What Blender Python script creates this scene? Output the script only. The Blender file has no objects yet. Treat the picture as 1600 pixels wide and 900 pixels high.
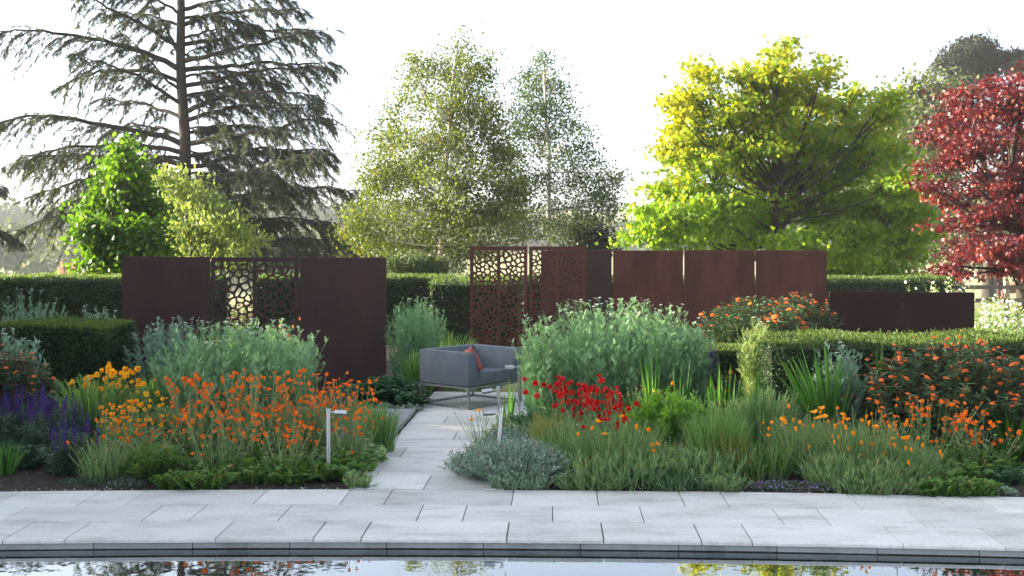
import bpy, math, random
import numpy as np
from mathutils import Vector, Matrix
random.seed(11)
rng = np.random.default_rng(11)
S = bpy.context.scene
COL = S.collection
PI = math.pi
# ------------------------------------------------------------ camera, world, sun, exposure
CAMZ, F, HY = 2.15, 1900.0, 362.0
cam = bpy.data.cameras.new('camera'); camo = bpy.data.objects.new('camera', cam); COL.objects.link(camo)
camo.location = (0, 0, CAMZ); camo.rotation_euler = (PI/2, 0, 0)
cam.sensor_width = 36; cam.lens = 36*F/1600; cam.shift_y = -(450-HY)/1600
cam.clip_start = .1; cam.clip_end = 5000
S.camera = camo
SUN_AZ, SUN_EL = math.radians(80), math.radians(15)      # azimuth to the left of straight ahead
sdir = Vector((-math.sin(SUN_AZ)*math.cos(SUN_EL), math.cos(SUN_AZ)*math.cos(SUN_EL), math.sin(SUN_EL)))
W = bpy.data.worlds.new('World'); S.world = W; W.use_nodes = True
wn = W.node_tree; wn.nodes.clear()
sky = wn.nodes.new('ShaderNodeTexSky'); sky.sky_type = 'NISHITA'; sky.sun_disc = False
sky.sun_elevation = SUN_EL; sky.sun_rotation = -SUN_AZ
sky.air_density = .5; sky.dust_density = 3.0; sky.ozone_density = 1.0
hs = wn.nodes.new('ShaderNodeHueSaturation'); hs.inputs['Saturation'].default_value = .48
tn = wn.nodes.new('ShaderNodeMix'); tn.data_type = 'RGBA'; tn.blend_type = 'MULTIPLY'; tn.inputs[0].default_value = 1
tn.inputs[7].default_value = (.955, 1.01, 1.035, 1)
bg = wn.nodes.new('ShaderNodeBackground'); bg.inputs[1].default_value = .095
wo = wn.nodes.new('ShaderNodeOutputWorld')
wn.links.new(sky.outputs[0], hs.inputs['Color']); wn.links.new(hs.outputs[0], tn.inputs[6])
ad = wn.nodes.new('ShaderNodeMix'); ad.data_type = 'RGBA'; ad.blend_type = 'ADD'; ad.inputs[0].default_value = 1; ad.inputs[7].default_value = (.25, .275, .31, 1)   # thin white veil of high haze
wn.links.new(tn.outputs[2], ad.inputs[6]); wn.links.new(ad.outputs[2], bg.inputs[0]); wn.links.new(bg.outputs[0], wo.inputs[0])
sl = bpy.data.lights.new('sun', 'SUN'); so = bpy.data.objects.new('sun', sl); COL.objects.link(so)
sl.energy = 4.3; sl.angle = math.radians(.6); sl.color = (1.0, .86, .62)
so.rotation_euler = sdir.to_track_quat('Z', 'Y').to_euler(); so.location = (-30, 30, 30)
S.view_settings.view_transform = 'Standard'; S.view_settings.look = 'None'
S.view_settings.gamma = 1; S.view_settings.exposure = 2.62
S.render.engine = 'CYCLES'
S.cycles.max_bounces = 8; S.cycles.transmission_bounces = 4; S.cycles.diffuse_bounces = 4
S.cycles.volume_bounces = 0

# ------------------------------------------------------------ helpers
def wx(px, d): return (px-800)*d/F
def wz(py, d): return CAMZ-(py-HY)*d/F
def gd(py, z=0): return (CAMZ-z)*F/(py-HY)
def at(px, d, z=0): return (wx(px, d), d, z)

def tag(o, label=None, cat=None, group=None, kind=None):
    if label: o['label'] = label
    if cat: o['category'] = cat
    if group: o['group'] = group
    if kind: o['kind'] = kind
    return o
def root(name, loc, label, cat, group=None, rz=0):
    o = bpy.data.objects.new(name, None); COL.objects.link(o); o.location = loc; o.rotation_euler = (0, 0, rz)
    o.empty_display_size = .1
    return tag(o, label, cat, group)

class MB:
    def __init__(s): s.V = []; s.L = []; s.T = []; s.M = []; s.R = []; s.n = 0
    def add(s, V, Fs, mat=0, r=None):
        V = np.asarray(V, float).reshape(-1, 3)
        for f in (Fs if isinstance(Fs, list) else [Fs]):
            f = np.asarray(f, int)
            if f.size == 0: continue
            s.L.append((f+s.n).ravel()); s.T.append(np.full(len(f), f.shape[1])); s.M.append(np.full(len(f), mat))
        s.V.append(V)
        s.R.append(np.full(len(V), .5) if r is None else np.broadcast_to(np.asarray(r, float), (len(V),)).copy())
        s.n += len(V)
    def mesh(s, name, mats, smooth=False):
        me = bpy.data.meshes.new(name)
        V = np.concatenate(s.V); L = np.concatenate(s.L); T = np.concatenate(s.T); M = np.concatenate(s.M); R = np.concatenate(s.R)
        me.vertices.add(len(V)); me.vertices.foreach_set('co', V.astype(np.float32).ravel())
        me.loops.add(len(L)); me.loops.foreach_set('vertex_index', L.astype(np.int32))
        me.polygons.add(len(T)); st = np.concatenate([[0], np.cumsum(T)[:-1]])
        me.polygons.foreach_set('loop_start', st.astype(np.int32)); me.polygons.foreach_set('loop_total', T.astype(np.int32))
        me.polygons.foreach_set('material_index', M.astype(np.int32))
        me.polygons.foreach_set('use_smooth', np.full(len(T), smooth))
        a = me.attributes.new('r', 'FLOAT', 'POINT'); a.data.foreach_set('value', R.astype(np.float32))
        for m in (mats if isinstance(mats, (list, tuple)) else [mats]): me.materials.append(m)
        me.update(calc_edges=True)
        return me
    def build(s, name, mats, parent=None, smooth=False, loc=None):
        o = bpy.data.objects.new(name, s.mesh(name, mats, smooth)); COL.objects.link(o)
        if parent: o.parent = parent
        if loc: o.location = loc
        return o
    def boxes(s, x0, x1, y0, y1, z0, z1, mat=0, r=None):
        V = [(x0,y0,z0),(x1,y0,z0),(x1,y1,z0),(x0,y1,z0),(x0,y0,z1),(x1,y0,z1),(x1,y1,z1),(x0,y1,z1)]
        s.add(V, [[(0,3,2,1),(4,5,6,7),(0,1,5,4),(1,2,6,5),(2,3,7,6),(3,0,4,7)]], mat, r)
    def cyl(s, p0, p1, r0, r1=None, n=12, mat=0, r=None):
        r1 = r0 if r1 is None else r1
        p0 = Vector(p0); p1 = Vector(p1); a = (p1-p0).normalized()
        u = a.orthogonal().normalized(); v = a.cross(u)
        c = [(math.cos(2*PI*i/n), math.sin(2*PI*i/n)) for i in range(n)]
        V = [p0+(u*x+v*y)*r0 for x, y in c]+[p1+(u*x+v*y)*r1 for x, y in c]
        s.add([tuple(q) for q in V], [[(i, (i+1) % n, n+(i+1) % n, n+i) for i in range(n)]], mat, r)
        s.add([tuple(q) for q in V], [[tuple(range(n-1, -1, -1)), tuple(range(n, 2*n))]], mat, r)

def norm(a): return a/np.maximum(np.linalg.norm(a, axis=-1, keepdims=True), 1e-9)
def rdir(n, up=0.0, spread=1.0):
    a = rng.normal(size=(n, 3))*spread; a[:, 2] += up
    return norm(a)
def inst(mb, T, O, A, N, sl, sw, mat=0, r=None):
    """place template T=(verts(k,3) as along/side/normal, faces) at O, along A, face normal about N"""
    tv, tf = T; tv = np.asarray(tv, float); n = len(O)
    if n == 0: return
    A = norm(A); Sx = norm(np.cross(N, A)+1e-6); Nn = np.cross(A, Sx)
    sl = np.broadcast_to(sl, (n,)).reshape(n, 1, 1); sw = np.broadcast_to(sw, (n,)).reshape(n, 1, 1)
    V = O[:, None, :]+A[:, None, :]*tv[None, :, 0:1]*sl+Sx[:, None, :]*tv[None, :, 1:2]*sw+Nn[:, None, :]*tv[None, :, 2:3]*sw
    k = len(tv); off = (np.arange(n)*k)[:, None, None]
    Fs = [(np.asarray(f)[None]+off).reshape(-1, np.asarray(f).shape[1]) for f in tf]
    rr = rng.random(n) if r is None else np.broadcast_to(r, (n,))
    mb.add(V.reshape(-1, 3), Fs, mat, np.repeat(rr, k))
def tubes(mb, P, R, k=3, mat=0, r=None):
    """P (n,m,3) paths, R (m,) or (n,m) radii"""
    P = np.asarray(P, float); n, m, _ = P.shape; R = np.broadcast_to(R, (n, m))
    Tn = norm(np.gradient(P, axis=1)); ref = np.where(np.abs(Tn[..., 2:3]) > .9, np.array([1., .13, 0]), np.array([0, 0.1, 1.]))
    U = norm(np.cross(Tn, ref)); Vv = np.cross(Tn, U)
    ang = np.arange(k)*2*PI/k
    V = P[:, :, None, :]+R[:, :, None, None]*(U[:, :, None, :]*np.cos(ang)[:, None]+Vv[:, :, None, :]*np.sin(ang)[:, None])
    i = np.arange(n)[:, None, None]; j = np.arange(m-1)[None, :, None]; a = np.arange(k)[None, None, :]; b = (a+1) % k
    base = i*m*k
    f = np.stack([base+j*k+a, base+j*k+b, base+(j+1)*k+b, base+(j+1)*k+a], -1).reshape(-1, 4)
    rr = None if r is None else np.repeat(np.broadcast_to(r, (n,)), m*k)
    mb.add(V.reshape(-1, 3), f, mat, rr)
def ribbons(mb, P, Wd, mat=0, fold=.25, r=None):
    """blade leaves: P (n,m,3) midline, Wd (m,) or (n,m) widths"""
    P = np.asarray(P, float); n, m, _ = P.shape; Wd = np.broadcast_to(Wd, (n, m))[..., None]
    Tn = norm(np.gradient(P, axis=1)); h = rdir(n)[:, None, :]*.8+np.array([0, -.3, 0.])
    Sd = norm(np.cross(Tn, h)); N = np.cross(Sd, Tn)
    V = np.stack([P-Sd*Wd/2+N*Wd*fold, P, P+Sd*Wd/2+N*Wd*fold], 2)
    i = np.arange(n)[:, None, None]*m*3; j = np.arange(m-1)[None, :, None]*3; a = np.arange(2)[None, None, :]
    b = i+j+a
    f = np.stack([b, b+1, b+4, b+3], -1).reshape(-1, 4)
    rr = np.repeat(rng.random(n) if r is None else r, m*3)
    mb.add(V.reshape(-1, 3), f, mat, rr)

# leaf templates: (along, side, normal)
RH = ([(0,0,0),(.45,-.5,.12),(1,0,0),(.45,.5,.12)], [[(0,1,2),(0,2,3)]])
LANCE = ([(0,0,0),(.3,-.5,.12),(.65,-.42,.0),(1,0,-.35),(.65,.42,.0),(.3,.5,.12),(.35,0,-.05)], [[(0,1,6),(0,6,5)],[(1,2,3,6),(6,3,4,5)]])
ROUND = ([(0,0,0),(.15,-.42,.08),(.55,-.52,.1),(.9,-.25,0),(1,0,-.08),(.9,.25,0),(.55,.52,.1),(.15,.42,.08),(.5,0,-.06)],
         [[(8,0,1),(8,1,2),(8,2,3),(8,3,4),(8,4,5),(8,5,6),(8,6,7),(8,7,0)]])
_mp = [(0,0),(.05,-.3),(.3,-.55),(.38,-.25),(.8,-.42),(.7,-.16),(1,0),(.7,.16),(.8,.42),(.38,.25),(.3,.55),(.05,.3)]
MAPLE = ([(x, y, .15*abs(y)-.1*x) for x, y in _mp]+[(.4,0,-.03)], [[(12,i,(i+1) % 12) for i in range(12)]])
def _frond():
    v = []; f = []
    for k in range(5):
        a = .12+.17*k; w = .5*(1-.16*abs(k-1.5))
        for s in (-1, 1):
            b = len(v); v += [(a,0,0),(a+.2,s*w,.1),(a+.13,0,0)]; f.append((b,b+1,b+2))
    b = len(v); v += [(0,-.03,0),(1,0,-.1),(0,.03,0)]; f.append((b,b+1,b+2))
    return (v, [f])
FROND = _frond()
def _twig():   # feathery conifer twig
    v = []; f = []
    for k in range(6):
        a = .05+.15*k
        for s in (-1, 1):
            b = len(v); v += [(a,0,0),(a+.13,s*.5*(1-.08*k),-.12),(a+.12,0,0)]; f.append((b,b+1,b+2))
    b = len(v); v += [(0,-.06,0),(1,0,0),(0,.06,0)]; f.append((b,b+1,b+2))
    return (v, [f])
TWIG = _twig()

# ------------------------------------------------------------ materials
def newmat(name):
    m = bpy.data.materials.new(name); m.use_nodes = True; nt = m.node_tree; nt.nodes.clear()
    return m, nt, nt.nodes, nt.links
def leafmat(name, c1, c2, trans=.35, rough=.5, tcol=None, spec=.35, c3=None):
    m, nt, N, Lk = newmat(name)
    at_ = N.new('ShaderNodeAttribute'); at_.attribute_name = 'r'
    cr = N.new('ShaderNodeValToRGB'); e = cr.color_ramp.elements
    e[0].color = (*c1, 1); e[1].color = (*c2, 1)
    if c3: x = cr.color_ramp.elements.new(.93); x.color = (*c2, 1); e[-1].color = (*c3, 1)
    Lk.new(at_.outputs['Fac'], cr.inputs[0])
    p = N.new('ShaderNodeBsdfPrincipled'); p.inputs['Roughness'].default_value = rough; p.inputs['Specular IOR Level'].default_value = spec
    Lk.new(cr.outputs[0], p.inputs['Base Color'])
    o = N.new('ShaderNodeOutputMaterial')
    if trans > 0:
        t = N.new('ShaderNodeBsdfTranslucent'); mx = N.new('ShaderNodeMixShader'); mx.inputs[0].default_value = trans
        mm = N.new('ShaderNodeMix'); mm.data_type = 'RGBA'; mm.blend_type = 'MULTIPLY'; mm.inputs[0].default_value = 1
        mm.inputs[7].default_value = (*(tcol or (1.5, 1.5, .8)), 1)
        Lk.new(cr.outputs[0], mm.inputs[6]); Lk.new(mm.outputs[2], t.inputs[0])
        Lk.new(p.outputs[0], mx.inputs[1]); Lk.new(t.outputs[0], mx.inputs[2]); Lk.new(mx.outputs[0], o.inputs[0])
    else: Lk.new(p.outputs[0], o.inputs[0])
    return m
def noisemat(name, cols, scale=5, detail=6, rough=.7, metal=0, bump=.2, bscale=None, spec=.4, stretch=(1,1,1), objrand=.0, bdist=.01, fine=None):
    m, nt, N, Lk = newmat(name)
    tc = N.new('ShaderNodeTexCoord'); mp = N.new('ShaderNodeMapping'); mp.inputs['Scale'].default_value = stretch
    gm = N.new('ShaderNodeNewGeometry')
    Lk.new(gm.outputs['Position'], mp.inputs[0])
    nz = N.new('ShaderNodeTexNoise'); nz.inputs['Scale'].default_value = scale; nz.inputs['Detail'].default_value = detail
    nz.inputs['Roughness'].default_value = .62
    Lk.new(mp.outputs[0], nz.inputs[0])
    cr = N.new('ShaderNodeValToRGB'); e = cr.color_ramp.elements
    lo, hi = .3, .7
    for i, c in enumerate(cols):
        pos = lo+(hi-lo)*i/max(1, len(cols)-1)
        if i == 0: e[0].position = pos; e[0].color = (*c, 1)
        elif i == len(cols)-1: e[-1].position = pos; e[-1].color = (*c, 1)
        else: x = cr.color_ramp.elements.new(pos); x.color = (*c, 1)
    Lk.new(nz.outputs[0], cr.inputs[0]); out = cr.outputs[0]
    if fine:
        n3 = N.new('ShaderNodeTexNoise'); n3.inputs['Scale'].default_value = fine[0]; n3.inputs['Detail'].default_value = 4; Lk.new(mp.outputs[0], n3.inputs[0])
        r3 = N.new('ShaderNodeMapRange'); r3.inputs[1].default_value = .3; r3.inputs[2].default_value = .7; r3.inputs[3].default_value = 1-fine[1]; r3.inputs[4].default_value = 1+fine[1]
        Lk.new(n3.outputs[0], r3.inputs[0])
        hv = N.new('ShaderNodeHueSaturation'); Lk.new(r3.outputs[0], hv.inputs['Value']); Lk.new(out, hv.inputs['Color']); out = hv.outputs[0]
    if objrand:
        oi = N.new('ShaderNodeObjectInfo'); mr = N.new('ShaderNodeMapRange')
        mr.inputs[3].default_value = 1-objrand; mr.inputs[4].default_value = 1+objrand
        Lk.new(oi.outputs['Random'], mr.inputs[0])
        hv = N.new('ShaderNodeHueSaturation'); Lk.new(mr.outputs[0], hv.inputs['Value']); Lk.new(out, hv.inputs['Color']); out = hv.outputs[0]
    p = N.new('ShaderNodeBsdfPrincipled'); p.inputs['Roughness'].default_value = rough; p.inputs['Metallic'].default_value = metal
    p.inputs['Specular IOR Level'].default_value = spec
    Lk.new(out, p.inputs['Base Color'])
    if bump:
        n2 = N.new('ShaderNodeTexNoise'); n2.inputs['Scale'].default_value = bscale or scale*6; n2.inputs['Detail'].default_value = 5
        Lk.new(mp.outputs[0], n2.inputs[0])
        b = N.new('ShaderNodeBump'); b.inputs['Strength'].default_value = bump; b.inputs['Distance'].default_value = bdist
        Lk.new(n2.outputs[0], b.inputs['Height']); Lk.new(b.outputs[0], p.inputs['Normal'])
    o = N.new('ShaderNodeOutputMaterial'); Lk.new(p.outputs[0], o.inputs[0])
    return m

M = {}
M['slab'] = noisemat('pale_limestone', [(.41,.395,.37),(.58,.57,.54),(.64,.635,.61)], 1.6, 8, .65, bump=.15, bscale=60, stretch=(1,2.2,1), objrand=.13, fine=(30,.10))
M['joint'] = noisemat('dark_joint_sand', [(.04,.04,.035),(.09,.08,.07)], 30, bump=.3)
M['wallstone'] = noisemat('pool_wall_stone', [(.17,.18,.18),(.31,.325,.325),(.24,.25,.25)], 3, 8, .7, bump=.3, bscale=50, objrand=.08)
M['soil'] = noisemat('dark_soil', [(.012,.008,.006),(.035,.025,.018),(.07,.055,.045)], 14, 8, .95, bump=1, bscale=60, bdist=.03)
M['grass'] = noisemat('meadow_grass', [(.10,.12,.04),(.20,.20,.08),(.30,.26,.13)], .5, 8, .9, bump=.6, bscale=30, bdist=.05)
M['corten'] = noisemat('brown_weathered_steel', [(.034,.013,.012),(.046,.018,.016),(.058,.023,.019)], 2.2, 9, .62, metal=0, bump=.12, bscale=90, stretch=(1.6,1,.6), spec=.35, fine=(120,.16))
M['corten_red'] = noisemat('red_rusted_steel', [(.062,.019,.012),(.088,.027,.017),(.125,.042,.025)], 2.2, 9, .65, bump=.12, bscale=90, stretch=(1.6,1,.6), spec=.3, fine=(120,.16))
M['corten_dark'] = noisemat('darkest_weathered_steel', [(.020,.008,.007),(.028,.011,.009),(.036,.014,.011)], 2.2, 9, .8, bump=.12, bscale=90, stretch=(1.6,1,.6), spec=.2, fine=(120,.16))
M['steel'] = noisemat('brushed_stainless', [(.50,.51,.52),(.62,.63,.64)], 12, 4, .32, metal=1, bump=.05, stretch=(1,1,.1))
M['frame'] = noisemat('dull_steel_frame', [(.30,.31,.31),(.40,.41,.41)], 9, 4, .42, metal=.9, bump=.05)
M['fabric'] = noisemat('slate_grey_fabric', [(.080,.096,.115),(.105,.124,.145),(.122,.138,.158)], 4, 8, .9, bump=.35, bscale=260, stretch=(1.4,1.4,.5), bdist=.003, fine=(220,.12))
M['pillow'] = noisemat('salmon_fabric', [(.36,.10,.095),(.44,.13,.12)], 20, 5, .9, bump=.3, bscale=300, bdist=.002)
M['board'] = noisemat('grey_board', [(.20,.215,.225),(.27,.285,.295),(.24,.25,.26)], 2, 8, .6, bump=.2, bscale=50, stretch=(6,.6,1), objrand=.06)
M['boardedge'] = noisemat('board_edge', [(.09,.095,.1),(.13,.135,.14)], 6)
M['bark'] = noisemat('grey_brown_bark', [(.035,.027,.02),(.08,.065,.05),(.12,.10,.08)], 5, 8, .9, bump=.8, bscale=20, stretch=(1,1,.25), bdist=.03)
M['bark_dark'] = noisemat('dark_bark', [(.02,.016,.012),(.05,.04,.03)], 5, 8, .9, bump=.8, bscale=20, stretch=(1,1,.25), bdist=.03)
M['bark_birch'] = noisemat('white_birch_bark', [(.10,.085,.07),(.42,.39,.34),(.62,.58,.52)], 5, 8, .7, bump=.4, bscale=20, stretch=(1,1,2.5), bdist=.01)
M['wood'] = noisemat('weathered_rail_wood', [(.10,.08,.06),(.20,.16,.12)], 5, 8, .9, bump=.5, bscale=30)
M['post'] = noisemat('pale_post_wood', [(.30,.24,.17),(.42,.34,.25)], 5, 8, .9, bump=.5, bscale=30)
M['horse'] = noisemat('chestnut_coat', [(.14,.05,.025),(.22,.08,.04)], 3, 5, .6, bump=.1)
M['horsehair'] = noisemat('dark_chestnut_hair', [(.07,.03,.02),(.12,.05,.03)], 12, 5, .8, bump=.3)
# foliage
M['yew'] = leafmat('yew_leaf', (.016,.042,.013), (.055,.115,.030), .18, .45, spec=.4, c3=(.10,.17,.04))
M['yewtop'] = leafmat('yew_lit_top_leaf', (.045,.085,.02), (.12,.18,.035), .4, .5)  # paler yew copy, sunlight painted onto hedge tops; also colours stray shoots
M['boxl'] = leafmat('box_leaf', (.03,.07,.02), (.08,.15,.035), .25, .5)
M['cedar'] = leafmat('cedar_needle', (.020,.036,.020), (.060,.082,.036), .25, .6, c3=(.14,.14,.05))
M['lime'] = leafmat('bright_leaf', (.03,.08,.012), (.085,.17,.02), .5, .45, (2.1,1.9,.7))
M['cherry'] = leafmat('cherry_leaf', (.10,.15,.045), (.21,.27,.085), .48, .45, (1.7,1.6,.8))
M['birch'] = leafmat('birch_leaf', (.03,.055,.012), (.12,.155,.025), .45, .45, (2.1,1.9,.7), spec=.5)
M['birch2'] = leafmat('cool_birch_leaf', (.028,.055,.022), (.09,.13,.045), .4, .45, (1.5,1.5,.8), spec=.5)
M['golden'] = leafmat('golden_leaf', (.09,.09,.02), (.17,.15,.04), .4, .6)
M['maple'] = leafmat('maple_leaf', (.085,.175,.012), (.21,.33,.025), .52, .5, (2.0,1.8,.6))
M['maple_lit'] = leafmat('backlit_maple_leaf', (.16,.21,.012), (.34,.37,.025), .5, .5, (1.8,1.5,.5))  # lit copy of the maple leaf, light shining through put into its yellow
M['redmaple'] = leafmat('purple_red_leaf', (.035,.008,.012), (.15,.018,.022), .34, .4, (2.2,1.0,.8), spec=.5, c3=(.34,.13,.08))
M['fartree'] = leafmat('far_leaf', (.06,.085,.03), (.13,.15,.055), .3, .7)
M['pine'] = leafmat('pine_needle', (.010,.018,.008), (.030,.036,.014), .1, .7)
M['darkshrub'] = leafmat('dark_shrub_leaf', (.018,.018,.018), (.05,.05,.03), .2, .6, c3=(.2,.05,.12))
M['achillea'] = leafmat('grey_green_leaf', (.08,.20,.085), (.33,.50,.27), .25, .65, (1.1,1.2,.8))
M['achillea_b'] = leafmat('blue_grey_leaf', (.11,.21,.14), (.30,.43,.31), .25, .65, (1.1,1.2,.9))
M['fennel'] = leafmat('pale_lime_leaf', (.17,.26,.08), (.34,.42,.18), .4, .6, (1.3,1.3,.8))
M['headw'] = leafmat('greenish_white_head', (.42,.50,.40), (.62,.68,.58), .1, .8, (1,1,1))
M['euph'] = leafmat('spurge_leaf', (.022,.060,.028), (.085,.165,.07), .25, .45, spec=.5, c3=(.13,.07,.035))
M['redstem'] = leafmat('red_stem', (.10,.03,.02), (.16,.05,.03), 0, .6)
M['bract'] = leafmat('orange_red_bract', (.55,.085,.018), (.80,.20,.03), .3, .5, (1.3,1.1,.8), c3=(.5,.28,.06))
M['geumleaf'] = leafmat('fresh_leaf', (.04,.11,.02), (.135,.26,.05), .35, .5, c3=(.28,.24,.06))
M['stem'] = leafmat('thin_green_stem', (.12,.21,.07), (.32,.42,.18), .2, .6)
M['orange'] = leafmat('orange_petal', (.72,.085,.006), (1.0,.30,.02), .4, .55, (1.2,1.1,.8))
M['amber'] = leafmat('amber_petal', (.92,.32,.008), (1.0,.50,.02), .45, .45, (1.2,1.1,.8))
M['yellow'] = leafmat('golden_petal', (.95,.52,.015), (1.0,.72,.05), .4, .5, (1.2,1.1,.8))
M['red'] = leafmat('red_petal', (.50,.008,.010), (.78,.022,.018), .35, .4, (1.2,1.1,.9))
M['crimson'] = leafmat('crimson_button', (.28,.012,.012), (.45,.03,.02), .1, .6)
M['centre'] = leafmat('flower_centre', (.35,.20,.02), (.50,.30,.03), .1, .7)
M['darkcentre'] = leafmat('dark_flower_centre', (.06,.01,.01), (.12,.03,.02), .1, .7)
M['seed'] = leafmat('seed_head', (.35,.22,.14), (.55,.40,.28), .2, .8)
M['salvialeaf'] = leafmat('sage_leaf', (.032,.08,.045), (.11,.19,.11), .2, .6)
M['violet'] = leafmat('violet_floret', (.035,.018,.12), (.095,.05,.26), .2, .6, (1.2,1,1.3))
M['blade'] = leafmat('sword_leaf', (.028,.10,.018), (.085,.20,.035), .38, .4, (1.6,1.7,.7), spec=.5)
M['grassb'] = leafmat('grass_blade', (.08,.19,.045), (.24,.38,.12), .35, .5)
M['grassy'] = leafmat('yellowing_grass', (.20,.22,.05), (.38,.34,.09), .4, .5)
M['silver'] = leafmat('silver_leaf', (.20,.28,.24), (.36,.44,.38), .15, .7, (1,1.1,.9))
M['silverg'] = leafmat('silver_green_leaf', (.15,.26,.18), (.38,.48,.36), .15, .7, (1,1.1,.9), c3=(.42,.42,.26))
M['phlox'] = leafmat('light_green_leaf', (.09,.23,.025), (.27,.46,.07), .45, .5, (1.5,1.5,.7))
M['darkleaf'] = leafmat('deep_green_leaf', (.02,.08,.034), (.06,.155,.06), .25, .45, spec=.4)
M['feather'] = leafmat('blue_green_feathery_leaf', (.04,.11,.03), (.30,.45,.19), .25, .6, c3=(.40,.32,.10))
M['thyme'] = leafmat('thyme_leaf', (.04,.08,.04), (.10,.15,.07), .2, .7)
M['lilac'] = leafmat('lilac_floret', (.22,.14,.34), (.36,.27,.46), .2, .7)
M['plume'] = leafmat('pink_plume', (.50,.32,.24), (.66,.46,.36), .5, .8, (1.1,1,.9))
M['white'] = leafmat('white_petal', (.6,.6,.55), (.8,.8,.76), .3, .6, (1,1,1))
M['pinkpetal'] = leafmat('pink_petal', (.7,.12,.2), (.8,.3,.35), .3, .6, (1,1,1))

def watermat():
    m, nt, N, Lk = newmat('pond_water')
    p = N.new('ShaderNodeBsdfPrincipled'); p.inputs['Base Color'].default_value = (.006,.014,.014,1)
    p.inputs['Roughness'].default_value = .015; p.inputs['IOR'].default_value = 1.33; p.inputs['Specular IOR Level'].default_value = 1.0
    gm = N.new('ShaderNodeNewGeometry'); mp = N.new('ShaderNodeMapping'); mp.inputs['Scale'].default_value = (1, .8, 1)
    nz = N.new('ShaderNodeTexNoise'); nz.inputs['Scale'].default_value = 9; nz.inputs['Detail'].default_value = 2
    b = N.new('ShaderNodeBump'); b.inputs['Strength'].default_value = .10; b.inputs['Distance'].default_value = .006
    Lk.new(gm.outputs['Position'], mp.inputs[0]); Lk.new(mp.outputs[0], nz.inputs[0]); Lk.new(nz.outputs[0], b.inputs['Height']); Lk.new(b.outputs[0], p.inputs['Normal'])
    g = N.new('ShaderNodeBsdfGlossy'); g.inputs['Roughness'].default_value = .01; g.inputs[0].default_value = (.93,.97,1,1); Lk.new(b.outputs[0], g.inputs['Normal'])
    fr = N.new('ShaderNodeFresnel'); fr.inputs[0].default_value = 2.2; Lk.new(b.outputs[0], fr.inputs['Normal'])
    mx = N.new('ShaderNodeMixShader'); Lk.new(fr.outputs[0], mx.inputs[0]); Lk.new(p.outputs[0], mx.inputs[1]); Lk.new(g.outputs[0], mx.inputs[2])
    o = N.new('ShaderNodeOutputMaterial'); Lk.new(mx.outputs[0], o.inputs[0])
    return m
M['water'] = watermat()

# ------------------------------------------------------------ terrain, terrace, pond
def terr(x, y):
    d = np.hypot(x, y)
    z = -.10-.045*np.clip(d-30, 0, 190)
    z = z+np.clip(d-260, 0, 400)*.045*(.9+.35*np.sin(x/95+1.0))
    return z
def warp(u, v):
    return u+.0337*v, v-.0337*u-.0100*u*u
def ground():
    mb = MB(); n = 60
    x0, x1, ya = -14, 14, -7
    U = np.linspace(x0, x1, n); fr = [warp(u, 8.75) for u in U]
    xl, yl = fr[0]; xr, yr = fr[-1]
    loop = [(a, b) for a, b in fr]+[(xr, yr+(ya-yr)*k/20) for k in range(1, 21)]+[(xr+(xl-xr)*k/n, ya) for k in range(1, n+1)]+[(xl, ya+(yl-ya)*k/20) for k in range(1, 20)]
    P = np.array(loop); c = np.array([0, 1.]); D = norm(P-c); m = len(P)
    rings = [0, .5, 1, 2, 3.5, 5.5, 8, 11, 15, 20, 27, 36, 48, 64, 85, 110, 145, 190, 240, 300, 370, 450, 560, 700, 1000, 1600]
    V = []
    for s in rings:
        Q = P+D*s; z = terr(Q[:, 0], Q[:, 1]); V.append(np.c_[Q, z])
    V = np.concatenate(V); i = np.arange(len(rings)-1)[:, None]*m; a = np.arange(m)[None]; b = (a+1) % m
    mb.add(V, np.stack([i+a, i+m+a, i+m+b, i+b], -1).reshape(-1, 4))
    tag(mb.build('ground', M['grass'], smooth=True), kind='structure')
ground()
mb = MB(); mb.boxes(-16, 16, -8, 9.0, -1.0, -.9); tag(mb.build('pond_floor', M['soil']), kind='structure')
mb = MB(); n = 60; U = np.linspace(-13.9, 13.9, n)
fr = np.array([warp(u, 8.56) for u in U]); V = np.r_[np.c_[fr, np.full(n, -.081)], np.c_[fr[:, 0], np.full(n, -6.9), np.full(n, -.081)]]
i = np.arange(n-1); mb.add(V, np.stack([i, i+n, i+n+1, i+1], -1)); tag(mb.build('water', M['water']), kind='structure')

def slab(mb, u0, u1, v0, v1, z0, z1, wf, nu=5, c=.004, round_front=0):
    U = np.linspace(u0, u1, nu+1)
    def ring(zi, ins):
        A = [wf(min(max(u, u0+ins), u1-ins), v0+ins*(1+round_front)) for u in U]; B = [wf(min(max(u, u0+ins), u1-ins), v1-ins) for u in U]
        return [(x, y, zi) for x, y in A]+[(x, y, zi) for x, y in B]
    V = ring(z0, 0)+ring(z1-c*(1+round_front), 0)+ring(z1, c); k = nu+1; m = 2*k
    Fq = []
    for l in (0, 1):
        b = l*m
        for i in range(nu):
            Fq.append((b+i, b+i+1, b+m+i+1, b+m+i)); Fq.append((b+k+i+1, b+k+i, b+m+k+i, b+m+k+i+1))
        Fq.append((b+k, b, b+m, b+m+k)); Fq.append((b+nu, b+k+nu, b+m+k+nu, b+m+nu))
    for i in range(nu): Fq.append((2*m+i, 2*m+i+1, 2*m+k+i+1, 2*m+k+i))
    mb.add(V, [Fq])
def upx(px, v):
    u = wx(px, v)
    for _ in range(8):
        Y = v-.0337*u-.01*u*u; u = wx(px, Y)-.0337*v
    return u
terrace = tag(bpy.data.objects.new('terrace', None), kind='structure'); COL.objects.link(terrace)
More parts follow.
